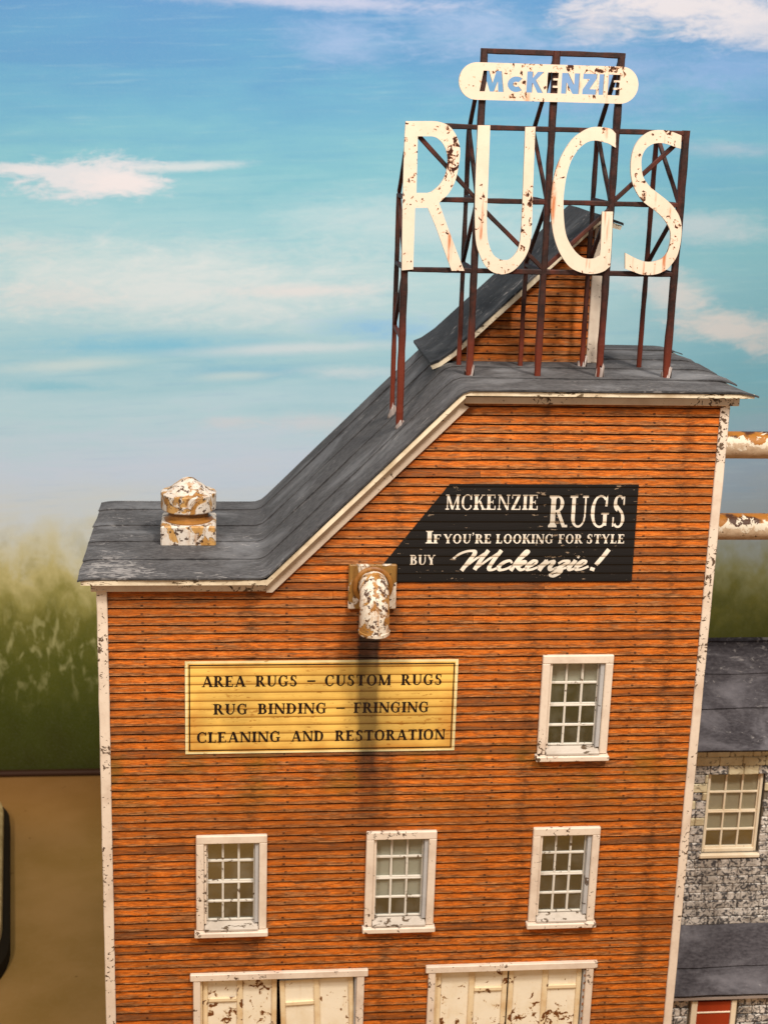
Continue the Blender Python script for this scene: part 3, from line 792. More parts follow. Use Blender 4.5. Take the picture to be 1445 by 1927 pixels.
# ------------------------------------------------------------------ freight doors
def leaf(parent, x0, x1, z0, z1, rail, left_rail, y, tilt=0.0, label=None):
    """one panelled leaf; the half with the rail is left or right"""
    def tl(vf):
        if not tilt: return vf
        V, F = vf; s, c = math.sin(tilt), math.cos(tilt); cx, cz = (x0+x1)/2, z1
        return [((x-cx)*c-(z-cz)*s+cx, yy, (x-cx)*s+(z-cz)*c+cz) for x, yy, z in V], F
    d = make('door', tl(box(x0+.01, x1-.01, y+.03, y+.09, z0, z1-.01, .008)), M['door'], parent, label=label)
    st = .10; xm = (x0+x1)/2
    for a, b in ((x0, x0+st), (xm-.055, xm+.055), (x1-st, x1)):
        make('stile', tl(box(a, b, y-.012, y+.029, z0, z1, .012)), M['doorframe'], d)
    ra, rb = (x0+st+.003, xm-.058) if left_rail else (xm+.058, x1-st-.003)
    make('rail', tl(box(ra, rb, y-.016, y+.028, rail, rail+.085, .012)), M['doorframe'], d)
    for a, b in ((x0+st+.003, xm-.058), (xm+.058, x1-st-.003)):
        make('rail', tl(box(a, b, y-.008, y+.028, z1-.05, z1-.002, .012)), M['doorframe'], d)
        make('rail', tl(box(a, b, y-.008, y+.028, z0+.002, z0+.18, .012)), M['doorframe'], d)
    return d
def doorway(x0, x1, zt, lab):
    f = make('door_frame', join(box(x0+.06, x0+.20, -.10, -.0, DZ-.1, zt-.15, .012), box(x1-.22, x1-.07, -.10, -.0, DZ-.1, zt-.15, .012), box(x0, x1, -.115, -.0, zt-.148, zt, .014)), M['trim'], bld, label=lab)
    make('jamb', box(x0+.20, x0+.235, -.03, .14, DZ-.1, zt-.15, .004), M['doorframe'], bld)
    make('jamb', box(x1-.255, x1-.22, -.03, .14, DZ-.1, zt-.15, .004), M['jamb'], bld)
    return f
doorway(1.63, 5.12, 3.22, 'chipped cream frame of the left doorway'); doorway(6.27, 9.75, 3.245, 'chipped cream frame of the right doorway')
leaf(bld, 1.87, 3.33, DZ, 3.055, 2.50, True, .06, label='cream door leaf hanging straight')
leaf(bld, 3.375, 4.84, DZ, 2.975, 2.40, True, .035, tilt=.040, label='cream door leaf sagging crookedly from its hinges')
leaf(bld, 6.51, 7.955, DZ, 3.085, 2.56, False, .05, label='cream door leaf hanging straight')
leaf(bld, 7.985, 9.48, DZ, 3.085, 2.56, False, .055, label='cream door leaf hanging straight')
mk = Mt('painted_room_dark', .9, .0).color((36, 26, 16)).m  # darkness behind the doors painted on a near-black panel
make('dark_doorway_panel', box(1.84, 4.90, .30, .34, DZ, 3.07, .004), mk, bld); make('dark_doorway_panel', box(6.49, 9.49, .30, .34, DZ, 3.09, .004), mk, bld)

# ------------------------------------------------------------------ lettering
def seg(x0, z0, x1, z1, w, vert=True):
    """slanted stroke with horizontal cut ends"""
    d = w/2
    return [(x0-d, z0), (x0+d, z0), (x1+d, z1), (x1-d, z1)] if z1 > z0 else [(x1-d, z1), (x1+d, z1), (x0+d, z0), (x0-d, z0)]
def rc(x0, z0, x1, z1): return [(x0, z0), (x1, z0), (x1, z1), (x0, z1)]
def arc(cx, cz, rx, rz, a0, a1, wt, wn, n=18):
    o, i_ = [], []
    for k in range(n+1):
        a = R(a0+(a1-a0)*k/n); w = wn+(wt-wn)*abs(math.cos(a))**1.4
        o.append((cx+rx*math.cos(a), cz+rz*math.sin(a)))
        i_.append((cx+(rx-w)*math.cos(a), cz+(rz-min(w, wn*1.0+.0*w))*math.sin(a)) if False else (cx+(rx-w)*math.cos(a), cz+(rz-(wn+(w-wn)*.35))*math.sin(a)))
    return o+i_[::-1]
T_, t_, sh, se = .205, .09, .075, .08
def stem(x, w=T_, z0=0, z1=1, top=True, bot=True, e=se):
    p = [rc(x, z0, x+w, z1)]
    if bot: p += [[(x-e, z0), (x+w+e, z0), (x+w+e, z0+sh*.7), (x+w, z0+sh*1.7), (x, z0+sh*1.7), (x-e, z0+sh*.7)]]
    if top: p += [[(x-e, z1-sh*.7), (x, z1-sh*1.7), (x+w, z1-sh*1.7), (x+w+e, z1-sh*.7), (x+w+e, z1), (x-e, z1)]]
    return p
def foot(xc, z, w=.26): return [rc(xc-w/2, 0 if z == 0 else 1-sh, xc+w/2, sh if z == 0 else 1)]
def GL():
    g = {}
    g['A'] = (.86, [seg(.13, 0, .43, 1, t_), seg(.73, 0, .43, 1, T_), rc(.22, .30, .62, .30+t_)]+foot(.13, 0, .25)+foot(.73, 0, .32))
    g['B'] = (.74, stem(.10)+[arc(.36, .74, .27, .26, -90, 90, T_, t_), arc(.36, .27, .34, .27, -90, 90, T_, t_), rc(.2, 1-t_, .37, 1), rc(.2, 0, .37, t_), rc(.2, .48, .37, .54)])
    g['C'] = (.80, [arc(.44, .5, .40, .52, 52, 308, T_, t_), [(.64, .66), (.74, .66), (.74, 1.0), (.70, 1.0), (.66, .90)], [(.64, .30), (.72, .30), (.75, .18), (.66, .10)]])
    g['D'] = (.84, stem(.10)+[arc(.36, .5, .42, .50, -90, 90, T_, t_), rc(.2, 1-t_, .37, 1), rc(.2, 0, .37, t_)])
    g['E'] = (.72, stem(.10)+[rc(.2, 1-t_, .62, 1), rc(.2, 0, .66, t_), rc(.2, .48, .50, .48+t_), rc(.57, .76, .62, 1), rc(.60, 0, .66, .26), rc(.46, .38, .50, .64)])
    g['F'] = (.66, stem(.10)+[rc(.2, 1-t_, .60, 1), rc(.2, .48, .48, .48+t_), rc(.55, .76, .60, 1), rc(.44, .38, .48, .64)])
    g['G'] = (.86, [arc(.44, .5, .40, .52, 52, 300, T_, t_), [(.64, .66), (.74, .66), (.74, 1.0), (.70, 1.0), (.66, .90)], rc(.58, .05, .74, .44), rc(.50, .40, .82, .44+.02)])
    g['I'] = (.37, stem(.10))
    g['K'] = (.82, stem(.10)+[seg(.28, .42, .66, 1, t_), seg(.72, 0, .42, .60, T_)]+foot(.66, 1, .24)+foot(.72, 0, .28))
    g['L'] = (.68, stem(.10)+[rc(.2, 0, .62, t_), rc(.56, 0, .62, .28)])
    g['M'] = (1.02, [rc(.12, 0, .12+t_, 1), seg(.51, .02, .17, 1, T_), seg(.51, .02, .86, 1, t_), rc(.78, 0, .78+T_, 1)]+foot(.15, 0, .24)+foot(.13, 1, .2)+foot(.865, 0, .32)+foot(.88, 1, .26))
    g['N'] = (.88, [rc(.12, 0, .12+t_, 1), seg(.74, 0, .16, 1, T_), rc(.72, 0, .72+t_, 1)]+foot(.15, 0, .24)+foot(.12, 1, .2)+foot(.75, 1, .24))
    g['O'] = (.88, [arc(.44, .5, .40, .52, -90, 90, T_, t_), arc(.44, .5, .40, .52, 90, 270, T_, t_)])
    g['R'] = (.82, stem(.10)+[arc(.36, .74, .29, .26, -90, 90, T_, t_), rc(.2, 1-t_, .37, 1), rc(.2, .48, .40, .54), seg(.70, 0, .40, .52, T_)]+foot(.73, 0, .22))
    g['S'] = (.66, [arc(.33, .75, .24, .27, 40, 250, T_*.9, t_), arc(.33, .26, .26, .28, -140, 75, T_*.9, t_), [(.13, .70), (.24, .60), (.56, .30), (.50, .50), (.26, .72)], rc(.50, .70, .56, .98), rc(.08, .02, .14, .32)])
    g['T'] = (.78, stem(.31, top=False)+[rc(.06, 1-t_, .72, 1), rc(.06, .74, .11, 1), rc(.67, .74, .72, 1)])
    g['U'] = (.86, [rc(.12, .30, .12+T_, 1), arc(.43, .32, .31, .33, 180, 270, T_, t_), arc(.43, .32, .29, .33, 270, 360, t_, t_), rc(.67, .30, .67+t_, 1)]+foot(.20, 1, .32)+foot(.70, 1, .24))
    g['Y'] = (.80, stem(.32, top=False, z1=.50)+[seg(.40, .44, .12, 1, T_), seg(.41, .44, .68, 1, t_)]+foot(.13, 1, .30)+foot(.68, 1, .22))
    g['Z'] = (.74, [rc(.08, 1-t_, .66, 1), rc(.06, 0, .68, t_), [(.06, t_), (.26, t_), (.66, 1-t_), (.46, 1-t_)], rc(.08, .74, .13, 1), rc(.62, 0, .68, .26)])
    g['-'] = (.42, [rc(.06, .40, .36, .54)])
    g["'"] = (.24, [[(.05, 1.16), (.17, 1.16), (.17, 1.0), (.08, .82), (.04, .84), (.10, .98), (.05, 1.02)]])
    return g
GLY = GL()
T_, t_ = .155, .065
THIN = GL()
def word(s, x0, x1, z0, z1, gap=.05, face=None):
    face = face or GLY
    ws = [face[c][0] for c in s]; tot = sum(ws)+gap*(len(s)-1); k = (x1-x0)/tot; h = z1-z0
    out = []; x = x0
    for c, w in zip(s, ws):
        out.append([[(x+px*k, z0+pz*h) for px, pz in poly] for poly in face[c][1]]); x += (w+gap)*k
    return out
def skin_y(z, off):
    f = ((z-Z0) % ROW)
    if f < .030: y = -.036-.012*(f/.030)
    else: y = -.048+.012*((f-.030)/(ROW-.030))
    return y-off
def drape(polys, off, thick=.003):
    """cut a flat shape at every clapboard break and lay it over the boards"""
    v, t = tris2d(polys)
    V, F, mp = [], [], {}
    def vid(x, z):
        k = (round(x, 4), round(z, 4))
        if k not in mp: mp[k] = len(V); V.append((x, skin_y(z, off), z))
        return mp[k]
    zs = [q[1] for q in v]; zmin, zmax = min(zs), max(zs); br = []
    k = math.floor((zmin-Z0)/ROW)
    while Z0+k*ROW < zmax:
        br += [Z0+k*ROW, Z0+k*ROW+.030]; k += 1
    br.append(Z0+k*ROW)
    def clip(p, z, above):
        o = []
        for i in range(len(p)):
            a, b = p[i-1], p[i]; ia = (a[1] >= z) == above; ib = (b[1] >= z) == above
            if ia != ib: s = (z-a[1])/(b[1]-a[1]); o.append((a[0]+(b[0]-a[0])*s, z))
            if ib: o.append(b)
        return o
    for q in t:
        P = [v[i] for i in q]; lo, hi = min(p[1] for p in P), max(p[1] for p in P)
        for a, b in zip(br, br[1:]):
            if b <= lo or a >= hi: continue
            c = clip(clip(P, a, True), b, False)
            if len(c) < 3: continue
            ids = []
            for p in c:
                # keep the sheet on its own side of a break
                i = vid(p[0], min(max(p[1], a), b-1e-7))
                if not ids or ids[-1] != i: ids.append(i)
            if len(ids) > 2 and ids[0] == ids[-1]: ids.pop()
            if len(set(ids)) == len(ids) > 2: F.append(tuple(ids))
    return V, F
def paint_mat(name, base, wear, amt=.68, stain=True, board_shade=None, edges=None):
    m = Mt(name, .55, .3); x, y, z = m.xyz()
    n = m.noise(m.vec((2.2, 1, 7)), 2.0, 6, .66); n2 = m.noise(m.vec((.5, 1, .5)), 2.0, 4)
    f = m.f('FRACT', m.f('DIVIDE', m.f('SUBTRACT', z, Z0-40*ROW), ROW))
    c = m.mix(m.step(n2, .35, .7), base, tuple(max(0, v*.84) for v in base))
    if board_shade: c = m.mix(m.f('MULTIPLY', m.step(f, .62, .05), .60), c, board_shade)  # shading of the clapboard ridges painted into the sign colour
    g = m.noise(m.vec((1.3, 1, 16)), 2.0, 6, .7)
    c = m.mix(m.f('MULTIPLY', m.step(g, .5, .75), .35), c, tuple(v*.72 for v in base))
    c = m.mix(m.f('MULTIPLY', m.step(m.f('ADD', n, m.f('MULTIPLY', m.f('SUBTRACT', n2, .5), .3)), amt, amt+.02), .8), c, wear)
    if edges:
        a_ = m.f('ABSOLUTE', m.f('SUBTRACT', x, 4.10)); b_ = m.f('ABSOLUTE', m.f('SUBTRACT', z, 8.817))
        e_ = m.f('MAXIMUM', m.step(a_, 2.05, 2.5), m.step(b_, .62, .88))
        c = m.mix(m.f('MULTIPLY', m.f('MULTIPLY', e_, m.step(n2, .35, .6)), .55), c, edges)
    if stain: c = m.mix(m.f('MULTIPLY', grime_below_pipe(m), .75), c, (40, 30, 20))
    m.color(c); m.bump(g, .4, .01)
    return m.m
M['yellow'] = paint_mat('faded_yellow_sign_paint', (244, 196, 98), (166, 112, 42), .615, board_shade=(176, 118, 34), edges=(190, 116, 40))
M['cream'] = paint_mat('pale_sign_border_paint', (240, 220, 164), (170, 132, 70), .62)
M['black'] = paint_mat('worn_black_sign_paint', (24, 20, 19), (150, 128, 106), .645, False, board_shade=(12, 9, 8))
M['ink'] = paint_mat('dark_lettering_paint', (26, 7, 5), (150, 104, 44), .70, False)
M['white'] = paint_mat('off_white_lettering_paint', (238, 226, 210), (120, 100, 80), .68, False, board_shade=(196, 176, 150))

# yellow sign: a painted panel with border line and three rows of words
ys = thing('yellow_painted_sign', 'yellow painted sign with dark serif words listing rug services, low on the orange boards', 'sign', (4.1, -.05, 7.89))
make('panel', drape([rect(1.565, 7.89, 6.64, 9.745)], .004), M['yellow'], ys)
make('pale_margin', drape([rect(1.565, 7.89, 6.64, 7.925), rect(1.565, 9.70, 6.64, 9.745), rect(1.565, 7.89, 1.615, 9.745), rect(6.59, 7.89, 6.64, 9.745)], .0055), M['cream'], ys)
make('border_line', drape([rect(1.635, 7.945, 6.575, 7.967), rect(1.635, 9.655, 6.575, 9.677), rect(1.635, 7.945, 1.657, 9.677), rect(6.553, 7.945, 6.575, 9.677)], .007), M['ink'], ys)
L1 = lambda p: 1.87+(p-380)*.009934
L2 = lambda p: 2.08+(p-402)*.0100
L3 = lambda p: 1.77+(p-370)*.010043
for s, f_, a, b, z0, z1 in [('AREA', L1, 380, 461, 9.235, 9.45), ('RUGS', L1, 479, 558, 9.235, 9.45), ('-', L1, 573, 594, 9.235, 9.45), ('CUSTOM', L1, 608, 733, 9.235, 9.45), ('RUGS', L1, 752, 831, 9.235, 9.45),
        ('RUG', L2, 402, 466, 8.685, 8.895), ('BINDING', L2, 484, 613, 8.685, 8.895), ('-', L2, 628, 650, 8.685, 8.895), ('FRINGING', L2, 663, 806, 8.685, 8.895),
        ('CLEANING', L3, 370, 526, 8.115, 8.335), ('AND', L3, 545, 607, 8.115, 8.335), ('RESTORATION', L3, 627, 836, 8.115, 8.335)]:
    for g in word(s, f_(a), f_(b), z0, z1): make('letter', drape(g, .009), M['ink'], ys)

# black sign with a slanted left edge
bs = thing('black_painted_sign', 'black painted sign with slanted left edge and white words, beside the elbow pipe', 'sign', (7.9, -.05, 11.27))
bp_ = [(4.90, 11.27), (9.835, 11.27), (9.825, 13.135), (6.33, 13.135)]
make('panel', drape([bp_], .004), M['black'], bs)
B = lambda p: 5.93+(p-800)*.009946
for s, x0, x1, z0, z1 in [('MCKENZIE', 6.26, 7.98, 12.65, 12.935), ('RUGS', 8.17, 9.63, 12.32, 12.925), ('I', B(799), B(813), 12.01, 12.25), ('F', B(813), B(829), 12.01, 12.18),
        ("YOU'RE", B(833), B(922), 12.01, 12.185), ('LOOKING', B(930), B(1038), 12.01, 12.185), ('FOR', B(1047), B(1093), 12.01, 12.185), ('STYLE', B(1100), B(1173), 12.01, 12.185), ('BUY', 5.65, 6.12, 11.60, 11.79)]:
    for g in word(s, x0, x1, z0, z1, face=THIN if s in ('MCKENZIE', 'RUGS') else None): make('letter', drape(g, .009), M['white'], bs)
def smooth_path(p, n=6):
    out = []
    for i in range(len(p)-1):
        a, b, c, d = p[max(0, i-1)], p[i], p[i+1], p[min(len(p)-1, i+2)]
        for k in range(n):
            t = k/n
            out.append(tuple(.5*((2*b[j])+(-a[j]+c[j])*t+(2*a[j]-5*b[j]+4*c[j]-d[j])*t*t+(-a[j]+3*b[j]-3*c[j]+d[j])*t**3) for j in (0, 1)))
    out.append(p[-1]); return out
def brush(p, w, w2=None):
    """ribbon polygons with a slanted pen"""
    q = smooth_path(p); out = []
    for i in range(len(q)-1):
        (x0, z0), (x1, z1) = q[i], q[i+1]
        dx, dz = x1-x0, z1-z0; L = math.hypot(dx, dz) or 1e-6
        k = .62+.55*max(0, -(dz/L))          # down strokes are fatter
        ww = w*k/2; nx, nz_ = -dz/L*ww, dx/L*ww; ex, ez = dx/L*ww*.5, dz/L*ww*.5
        out.append([(x0+nx-ex, z0+nz_-ez), (x0-nx-ex, z0-nz_-ez), (x1-nx+ex, z1-nz_+ez), (x1+nx+ex, z1+nz_+ez)])
    return out
script = {
 'M': [[(-.42, .60), (-.34, .82), (-.16, .97), (.04, .97), (.10, .80), (.07, .4), (.04, .0)], [(.04, .02), (.20, .50), (.46, .98)], [(.44, .98), (.40, .5), (.40, .05)], [(.41, .04), (.60, .52), (.84, .98)], [(.82, .98), (.78, .45), (.80, .08), (.92, .0), (1.04, .1)]],
 'c': [[(1.36, .38), (1.26, .48), (1.12, .38), (1.06, .16), (1.16, .0), (1.32, .05), (1.44, .2)]],
 'k': [[(1.44, .2), (1.58, .6), (1.66, .92), (1.57, .95), (1.50, .5), (1.48, .0)], [(1.49, .12), (1.62, .42), (1.74, .40), (1.66, .24), (1.54, .22)], [(1.56, .22), (1.70, .05), (1.80, .0), (1.90, .1)]],
 'e': [[(1.90, .1), (2.06, .28), (2.08, .44), (1.97, .46), (1.89, .26), (1.94, .03), (2.08, .02), (2.22, .14)]],
 'n': [[(2.22, .14), (2.34, .46), (2.33, .2), (2.32, .0)], [(2.32, .06), (2.46, .40), (2.58, .42), (2.58, .12), (2.66, .0), (2.78, .1)]],
 'z': [[(2.76, .34), (2.86, .46), (3.02, .42), (2.90, .18), (2.78, .0), (2.94, .02), (2.96, -.18), (2.84, -.34), (2.72, -.26), (2.84, -.08), (3.08, .12)]],
 'i': [[(3.08, .12), (3.20, .46), (3.16, .1), (3.24, .0), (3.36, .1)], [(3.22, .64), (3.23, .70)]],
 'e2': [[(3.36, .1), (3.52, .28), (3.54, .44), (3.43, .46), (3.35, .26), (3.40, .03), (3.54, .02), (3.70, .16)]],
 '!': [[(3.98, 1.02), (3.94, .60), (3.90, .30)], [(3.87, .06), (3.88, .0)]]}
SX, SZ, SLT = .635, .37, .36
for g, paths in script.items():
    polys = []
    for p in paths:
        q = [(6.60+a*SX+b*SZ*SLT*1.6, 11.50+b*SZ) for a, b in p]
        polys += brush(q, .075 if g == '!' else .068)
    make('letter', drape(polys, .009), M['white'], bs)

# ------------------------------------------------------------------ rooftop sign
R_OUT=[(5.419,19.437),(5.874,19.451),(6.04,19.436),(6.176,19.385),(6.28,19.284),(6.361,19.142),(6.403,18.967),(6.395,18.757),(6.363,18.529),(6.304,18.349),(6.21,18.191),(6.064,18.049),(6.233,17.641),(6.401,17.247),(6.574,16.857),(6.343,16.852),(6.182,17.242),(6.013,17.653),(5.865,17.959),(5.639,17.949),(5.644,16.864),(5.441,16.843),(5.416,17.919),(5.41,19.211)]
R_IN=[(5.643,19.186),(5.884,19.193),(6.002,19.156),(6.106,19.055),(6.171,18.912),(6.189,18.751),(6.161,18.556),(6.084,18.392),(5.971,18.275),(5.855,18.215),(5.654,18.21)]
U_OUT=[(6.701,19.403),(6.919,19.41),(6.933,18.271),(6.933,17.942),(6.949,17.612),(6.976,17.413),(7.036,17.248),(7.11,17.132),(7.234,17.068),(7.354,17.062),(7.421,17.097),(7.502,17.191),(7.547,17.309),(7.571,17.493),(7.574,17.875),(7.567,18.287),(7.547,19.401),(7.726,19.407),(7.747,18.291),(7.764,17.713),(7.75,17.363),(7.693,17.161),(7.598,17.008),(7.484,16.888),(7.367,16.826),(7.23,16.807),(7.073,16.854),(6.947,16.961),(6.853,17.127),(6.775,17.321),(6.735,17.622),(6.711,18.117),(6.702,18.763)]
G_OUT=[(9.202,19.088),(9.184,19.331),(9.122,19.392),(9.02,19.428),(8.821,19.438),(8.675,19.403),(8.533,19.32),(8.408,19.215),(8.288,19.039),(8.186,18.816),(8.119,18.576),(8.094,18.305),(8.09,18.049),(8.105,17.9),(8.129,17.722),(8.180,17.506),(8.273,17.274),(8.388,17.091),(8.498,16.970),(8.609,16.905),(8.751,16.86),(8.892,16.844),(9.031,16.858),(9.167,16.912),(9.252,16.99),(9.250,17.328),(9.234,17.966),(9.035,17.962),(9.055,17.324),(9.05,17.18),(8.977,17.128),(8.839,17.113),(8.715,17.148),(8.587,17.247),(8.473,17.395),(8.393,17.561),(8.343,17.81),(8.313,18.137),(8.321,18.391),(8.348,18.614),(8.401,18.821),(8.474,18.965),(8.565,19.086),(8.691,19.176),(8.821,19.203),(8.955,19.183),(9.073,19.155)]
S_OUT=[(10.392,19.104),(10.383,19.334),(10.28,19.369),(10.13,19.411),(9.952,19.416),(9.809,19.386),(9.701,19.322),(9.612,19.236),(9.541,19.111),(9.504,18.957),(9.499,18.772),(9.525,18.587),(9.577,18.434),(9.67,18.28),(9.795,18.143),(9.985,18.022),(10.143,17.9),(10.252,17.776),(10.32,17.651),(10.339,17.525),(10.333,17.398),(10.296,17.254),(10.221,17.156),(10.126,17.106),(9.996,17.08),(9.863,17.093),(9.693,17.154),(9.514,17.238),(9.535,16.951),(9.696,16.898),(9.849,16.853),(10.015,16.848),(10.162,16.875),(10.305,16.95),(10.396,17.048),(10.483,17.194),(10.524,17.386),(10.534,17.593),(10.515,17.782),(10.461,17.923),(10.359,18.062),(10.234,18.177),(10.095,18.275),(9.94,18.38),(9.834,18.471),(9.743,18.593),(9.699,18.746),(9.686,18.9),(9.71,19.009),(9.768,19.102),(9.859,19.166),(9.971,19.192),(10.084,19.188),(10.2,19.16),(10.301,19.125)]
rs = thing('rooftop_sign', 'tall rusty steel roof sign with large cream letters under a rounded nameplate', 'sign', (8.0, 1.6, 14.9))
YF, YB = 1.05, 2.15
FX = [5.50, 6.77, 8.05, 9.22, 10.50]; BX = [5.48, 6.74, 7.94, 9.15, 10.28]
for i in range(5):
    zf = ROOF_Z(FX[i])-.02; zb = ROOF_Z(BX[i])-.02
    w = .118 if 0 < i < 4 else .125
    top = 20.70 if 0 < i < 4 else 19.42
    make('post', bar((FX[i], YF, zf), (FX[i], YF, top), w, seed=i*3.3), M['rust'], rs)
    make('post', bar((BX[i], YB, zb), (BX[i], YB, 19.36 if i else 18.12), .084, seed=i*5.1+9), M['rust'], rs)
    def cx(t): return FX[i]+(BX[i]-FX[i])*t
    A = lambda z, t: (cx(t), YF+(YB-YF)*t, z)
    tr_ = [((18.10, .03), (18.10, .97)), ((16.86, .03), (16.86, .97))]
    if i: tr_ += [((18.14, .05), (19.28, .97)), ((18.05, .05), (16.95, .96))]
    else: tr_ += [((19.30, .05), (18.16, .97)), ((18.04, .96), (16.98, .05)), ((16.80, .05), (15.70, .97)), ((15.58, .03), (15.66, .97))]
    if 0 < i < 4: tr_ += [((20.60, .04), (19.34, .97))]
    for (za, ta), (zb_, tb) in tr_:
        make('side_brace', bar(A(za, ta), A(zb_, tb), .072, seed=i+za), M['rust'], rs)
for z in (19.37, 18.10, 16.85):
    make('crossbeam', bar((5.44, YF-.005, z), (10.56, YF-.005, z), .092, .09, rough=.10, seed=z), M['rust'], rs)
make('crossbeam', bar((6.71, YF-.005, 20.66), (9.28, YF-.005, 20.66), .095, .09, seed=2), M['rust'], rs)
for p, q in (((5.56, YF-.012, 19.30), (6.75, YF-.012, 18.12)), ((6.80, YF-.012, 18.02), (8.02, YF-.012, 16.92)), ((10.45, YF-.012, 19.30), (9.26, YF-.012, 18.15)), ((9.20, YF-.012, 18.0), (8.08, YF-.012, 16.94))):
    make('diagonal_brace', bar(p, q, .078, .07, seed=p[0]), M['rust'], rs)
def soft(poly, n=3):
    """round off a traced outline where it is nearly smooth"""
    out = []
    N_ = len(poly)
    for i in range(N_):
        a, b, c, d = (Vector(poly[(i+k) % N_]) for k in (-1, 0, 1, 2))
        def sharp(p, q, r): return (q-p).angle(r-q, 0) > .55
        out.append(tuple(b))
        if sharp(a, b, c) or sharp(b, c, d): continue
        for k in range(1, n):
            t = k/n
            out.append(tuple(.5*((2*b[j])+(-a[j]+c[j])*t+(2*a[j]-5*b[j]+4*c[j]-d[j])*t*t+(-a[j]+3*b[j]-3*c[j]+d[j])*t**3) for j in (0, 1)))
    return out
for o_, h_ in ((R_OUT, [R_IN]), (U_OUT, []), (G_OUT, []), (S_OUT, [])):
    make('big_letter', plate([soft(o_)], [soft(h) for h in h_], .925, .985), M['letter'], rs)
# nameplate with cut-out letters
zc, rr_ = 20.155, .315
st_ = []
for k in range(21): a = R(-90+180*k/20); st_.append((9.215+rr_*math.cos(a), zc+.005+rr_*math.sin(a)))
for k in range(21): a = R(90+180*k/20); st_.append((6.645+rr_*math.cos(a), zc-.005+rr_*math.sin(a)))
def sv(x0, x1, w=.085): return rc(x0, 0, x0+w, 1)
def sans(c, x0, x1, z0, z1):
    w = x1-x0; h = z1-z0; S = .105
    X = lambda u: x0+u; k = S
    if c == 'M': p = [[(0, 0), (k*.9, 0), (w*.30+k*.2, h), (w*.20, h), (w*.13, h)], [(w*.13, h), (w*.36, h), (w*.56, h*.30), (w*.50, 0), (w*.42, 0)], [(w*.42, 0), (w*.60, 0), (w*.88, h), (w*.66, h)], [(w*.70, h), (w*.88, h), (w, 0), (w-k*.95, 0)]]
    elif c == 'C': p = [arc(w*.56, h/2, w*.56, h*.5, 48, 312, k, k*.85, 14)]
    elif c == 'K': p = [rc(0, 0, k, h), [(k*.8, h*.42), (k*.8, h*.62), (w*.62, h), (w, h), (w*.45, h*.50)], [(w*.30, h*.55), (w*.50, h*.66), (w, 0), (w*.66, 0)]]
    elif c == 'E': p = [rc(0, 0, k, h), rc(k-.01, h-.095, w, h), rc(k-.01, h*.5-.045, w*.95, h*.5+.045), rc(k-.01, 0, w, .095)]
    elif c == 'N': p = [rc(0, 0, k*.9, h), [(0, h), (k*1.1, h), (w, 0), (w-k*1.1, 0)], rc(w-k*.9, 0, w, h)]
    elif c == 'Z': p = [rc(0, h-.09, w, h), rc(0, 0, w, .09), [(0, .08), (k*1.2, .08), (w, h-.08), (w-k*1.2, h-.08)]]
    elif c == 'I': p = [rc(0, 0, w, h)]
    return [[(x0+a, z0+b) for a, b in q] for q in p]
cuts = []
for c, a, b, z0, z1 in [('M', 6.70, 7.13, 19.98, 20.33), ('C', 7.19, 7.47, 19.985, 20.25), ('K', 7.53, 7.83, 19.985, 20.34), ('E', 7.895, 8.09, 19.985, 20.335), ('N', 8.15, 8.47, 19.985, 20.335), ('Z', 8.53, 8.78, 19.985, 20.335), ('I', 8.82, 8.91, 19.985, 20.335), ('E', 8.985, 9.20, 19.985, 20.335)]:
    cuts += sans(c, a, b, z0, z1)
make('nameplate', plate([st_], cuts, .93, .985), M['plate'], rs, label='rounded cream nameplate with cut out letters')
mgl = Mt('dried_glue', .35, .5).color((150, 136, 130)).m
for i, (x, y) in enumerate(((5.50, 1.05), (5.48, 2.15), (6.77, 1.05), (9.22, 1.05), (9.15, 2.15), (10.5, 1.05))):
    zz = ROOF_Z(x); h = (.16, .20, .04, .16, .08, .06)[i]
    V, F = lathe([(.04, zz-.03), (.066 if h > .1 else .08, zz+.02), (.056, zz+h*.5), (.040, zz+h)], x+.025, y-.03, 12, 1.5)
    make('glue_blob', (V, F), mgl, rs, smooth=True)

# ------------------------------------------------------------------ roof vent
vt = thing('roof_vent', 'round capped vent on square box, peeling white and tan, on the low roof', 'vent', (1.58, 2.3, 11.43))
V, F = box(1.065, 2.115, 1.67, 2.69, 11.42, 11.825, .03)
make('vent_base', (V, F), M['vent'], vt)
make('vent_neck', lathe([(.46, 11.82), (.47, 11.845), (.44, 11.87), (.40, 11.885), (.385, 11.93), (.38, 12.16), (.40, 12.18)], 1.585, 2.20, 40), M['neck'], vt, smooth=True, auto=40)
make('vent_cap', lathe([(.40, 12.06), (.515, 12.03), (.53, 12.05), (.535, 12.355), (.52, 12.372), (.41, 12.392), (.29, 12.50), (.20, 12.565), (.11, 12.63), (.02, 12.655)], 1.585, 2.25, 64, .012), M['vent'], vt, smooth=True, auto=24)

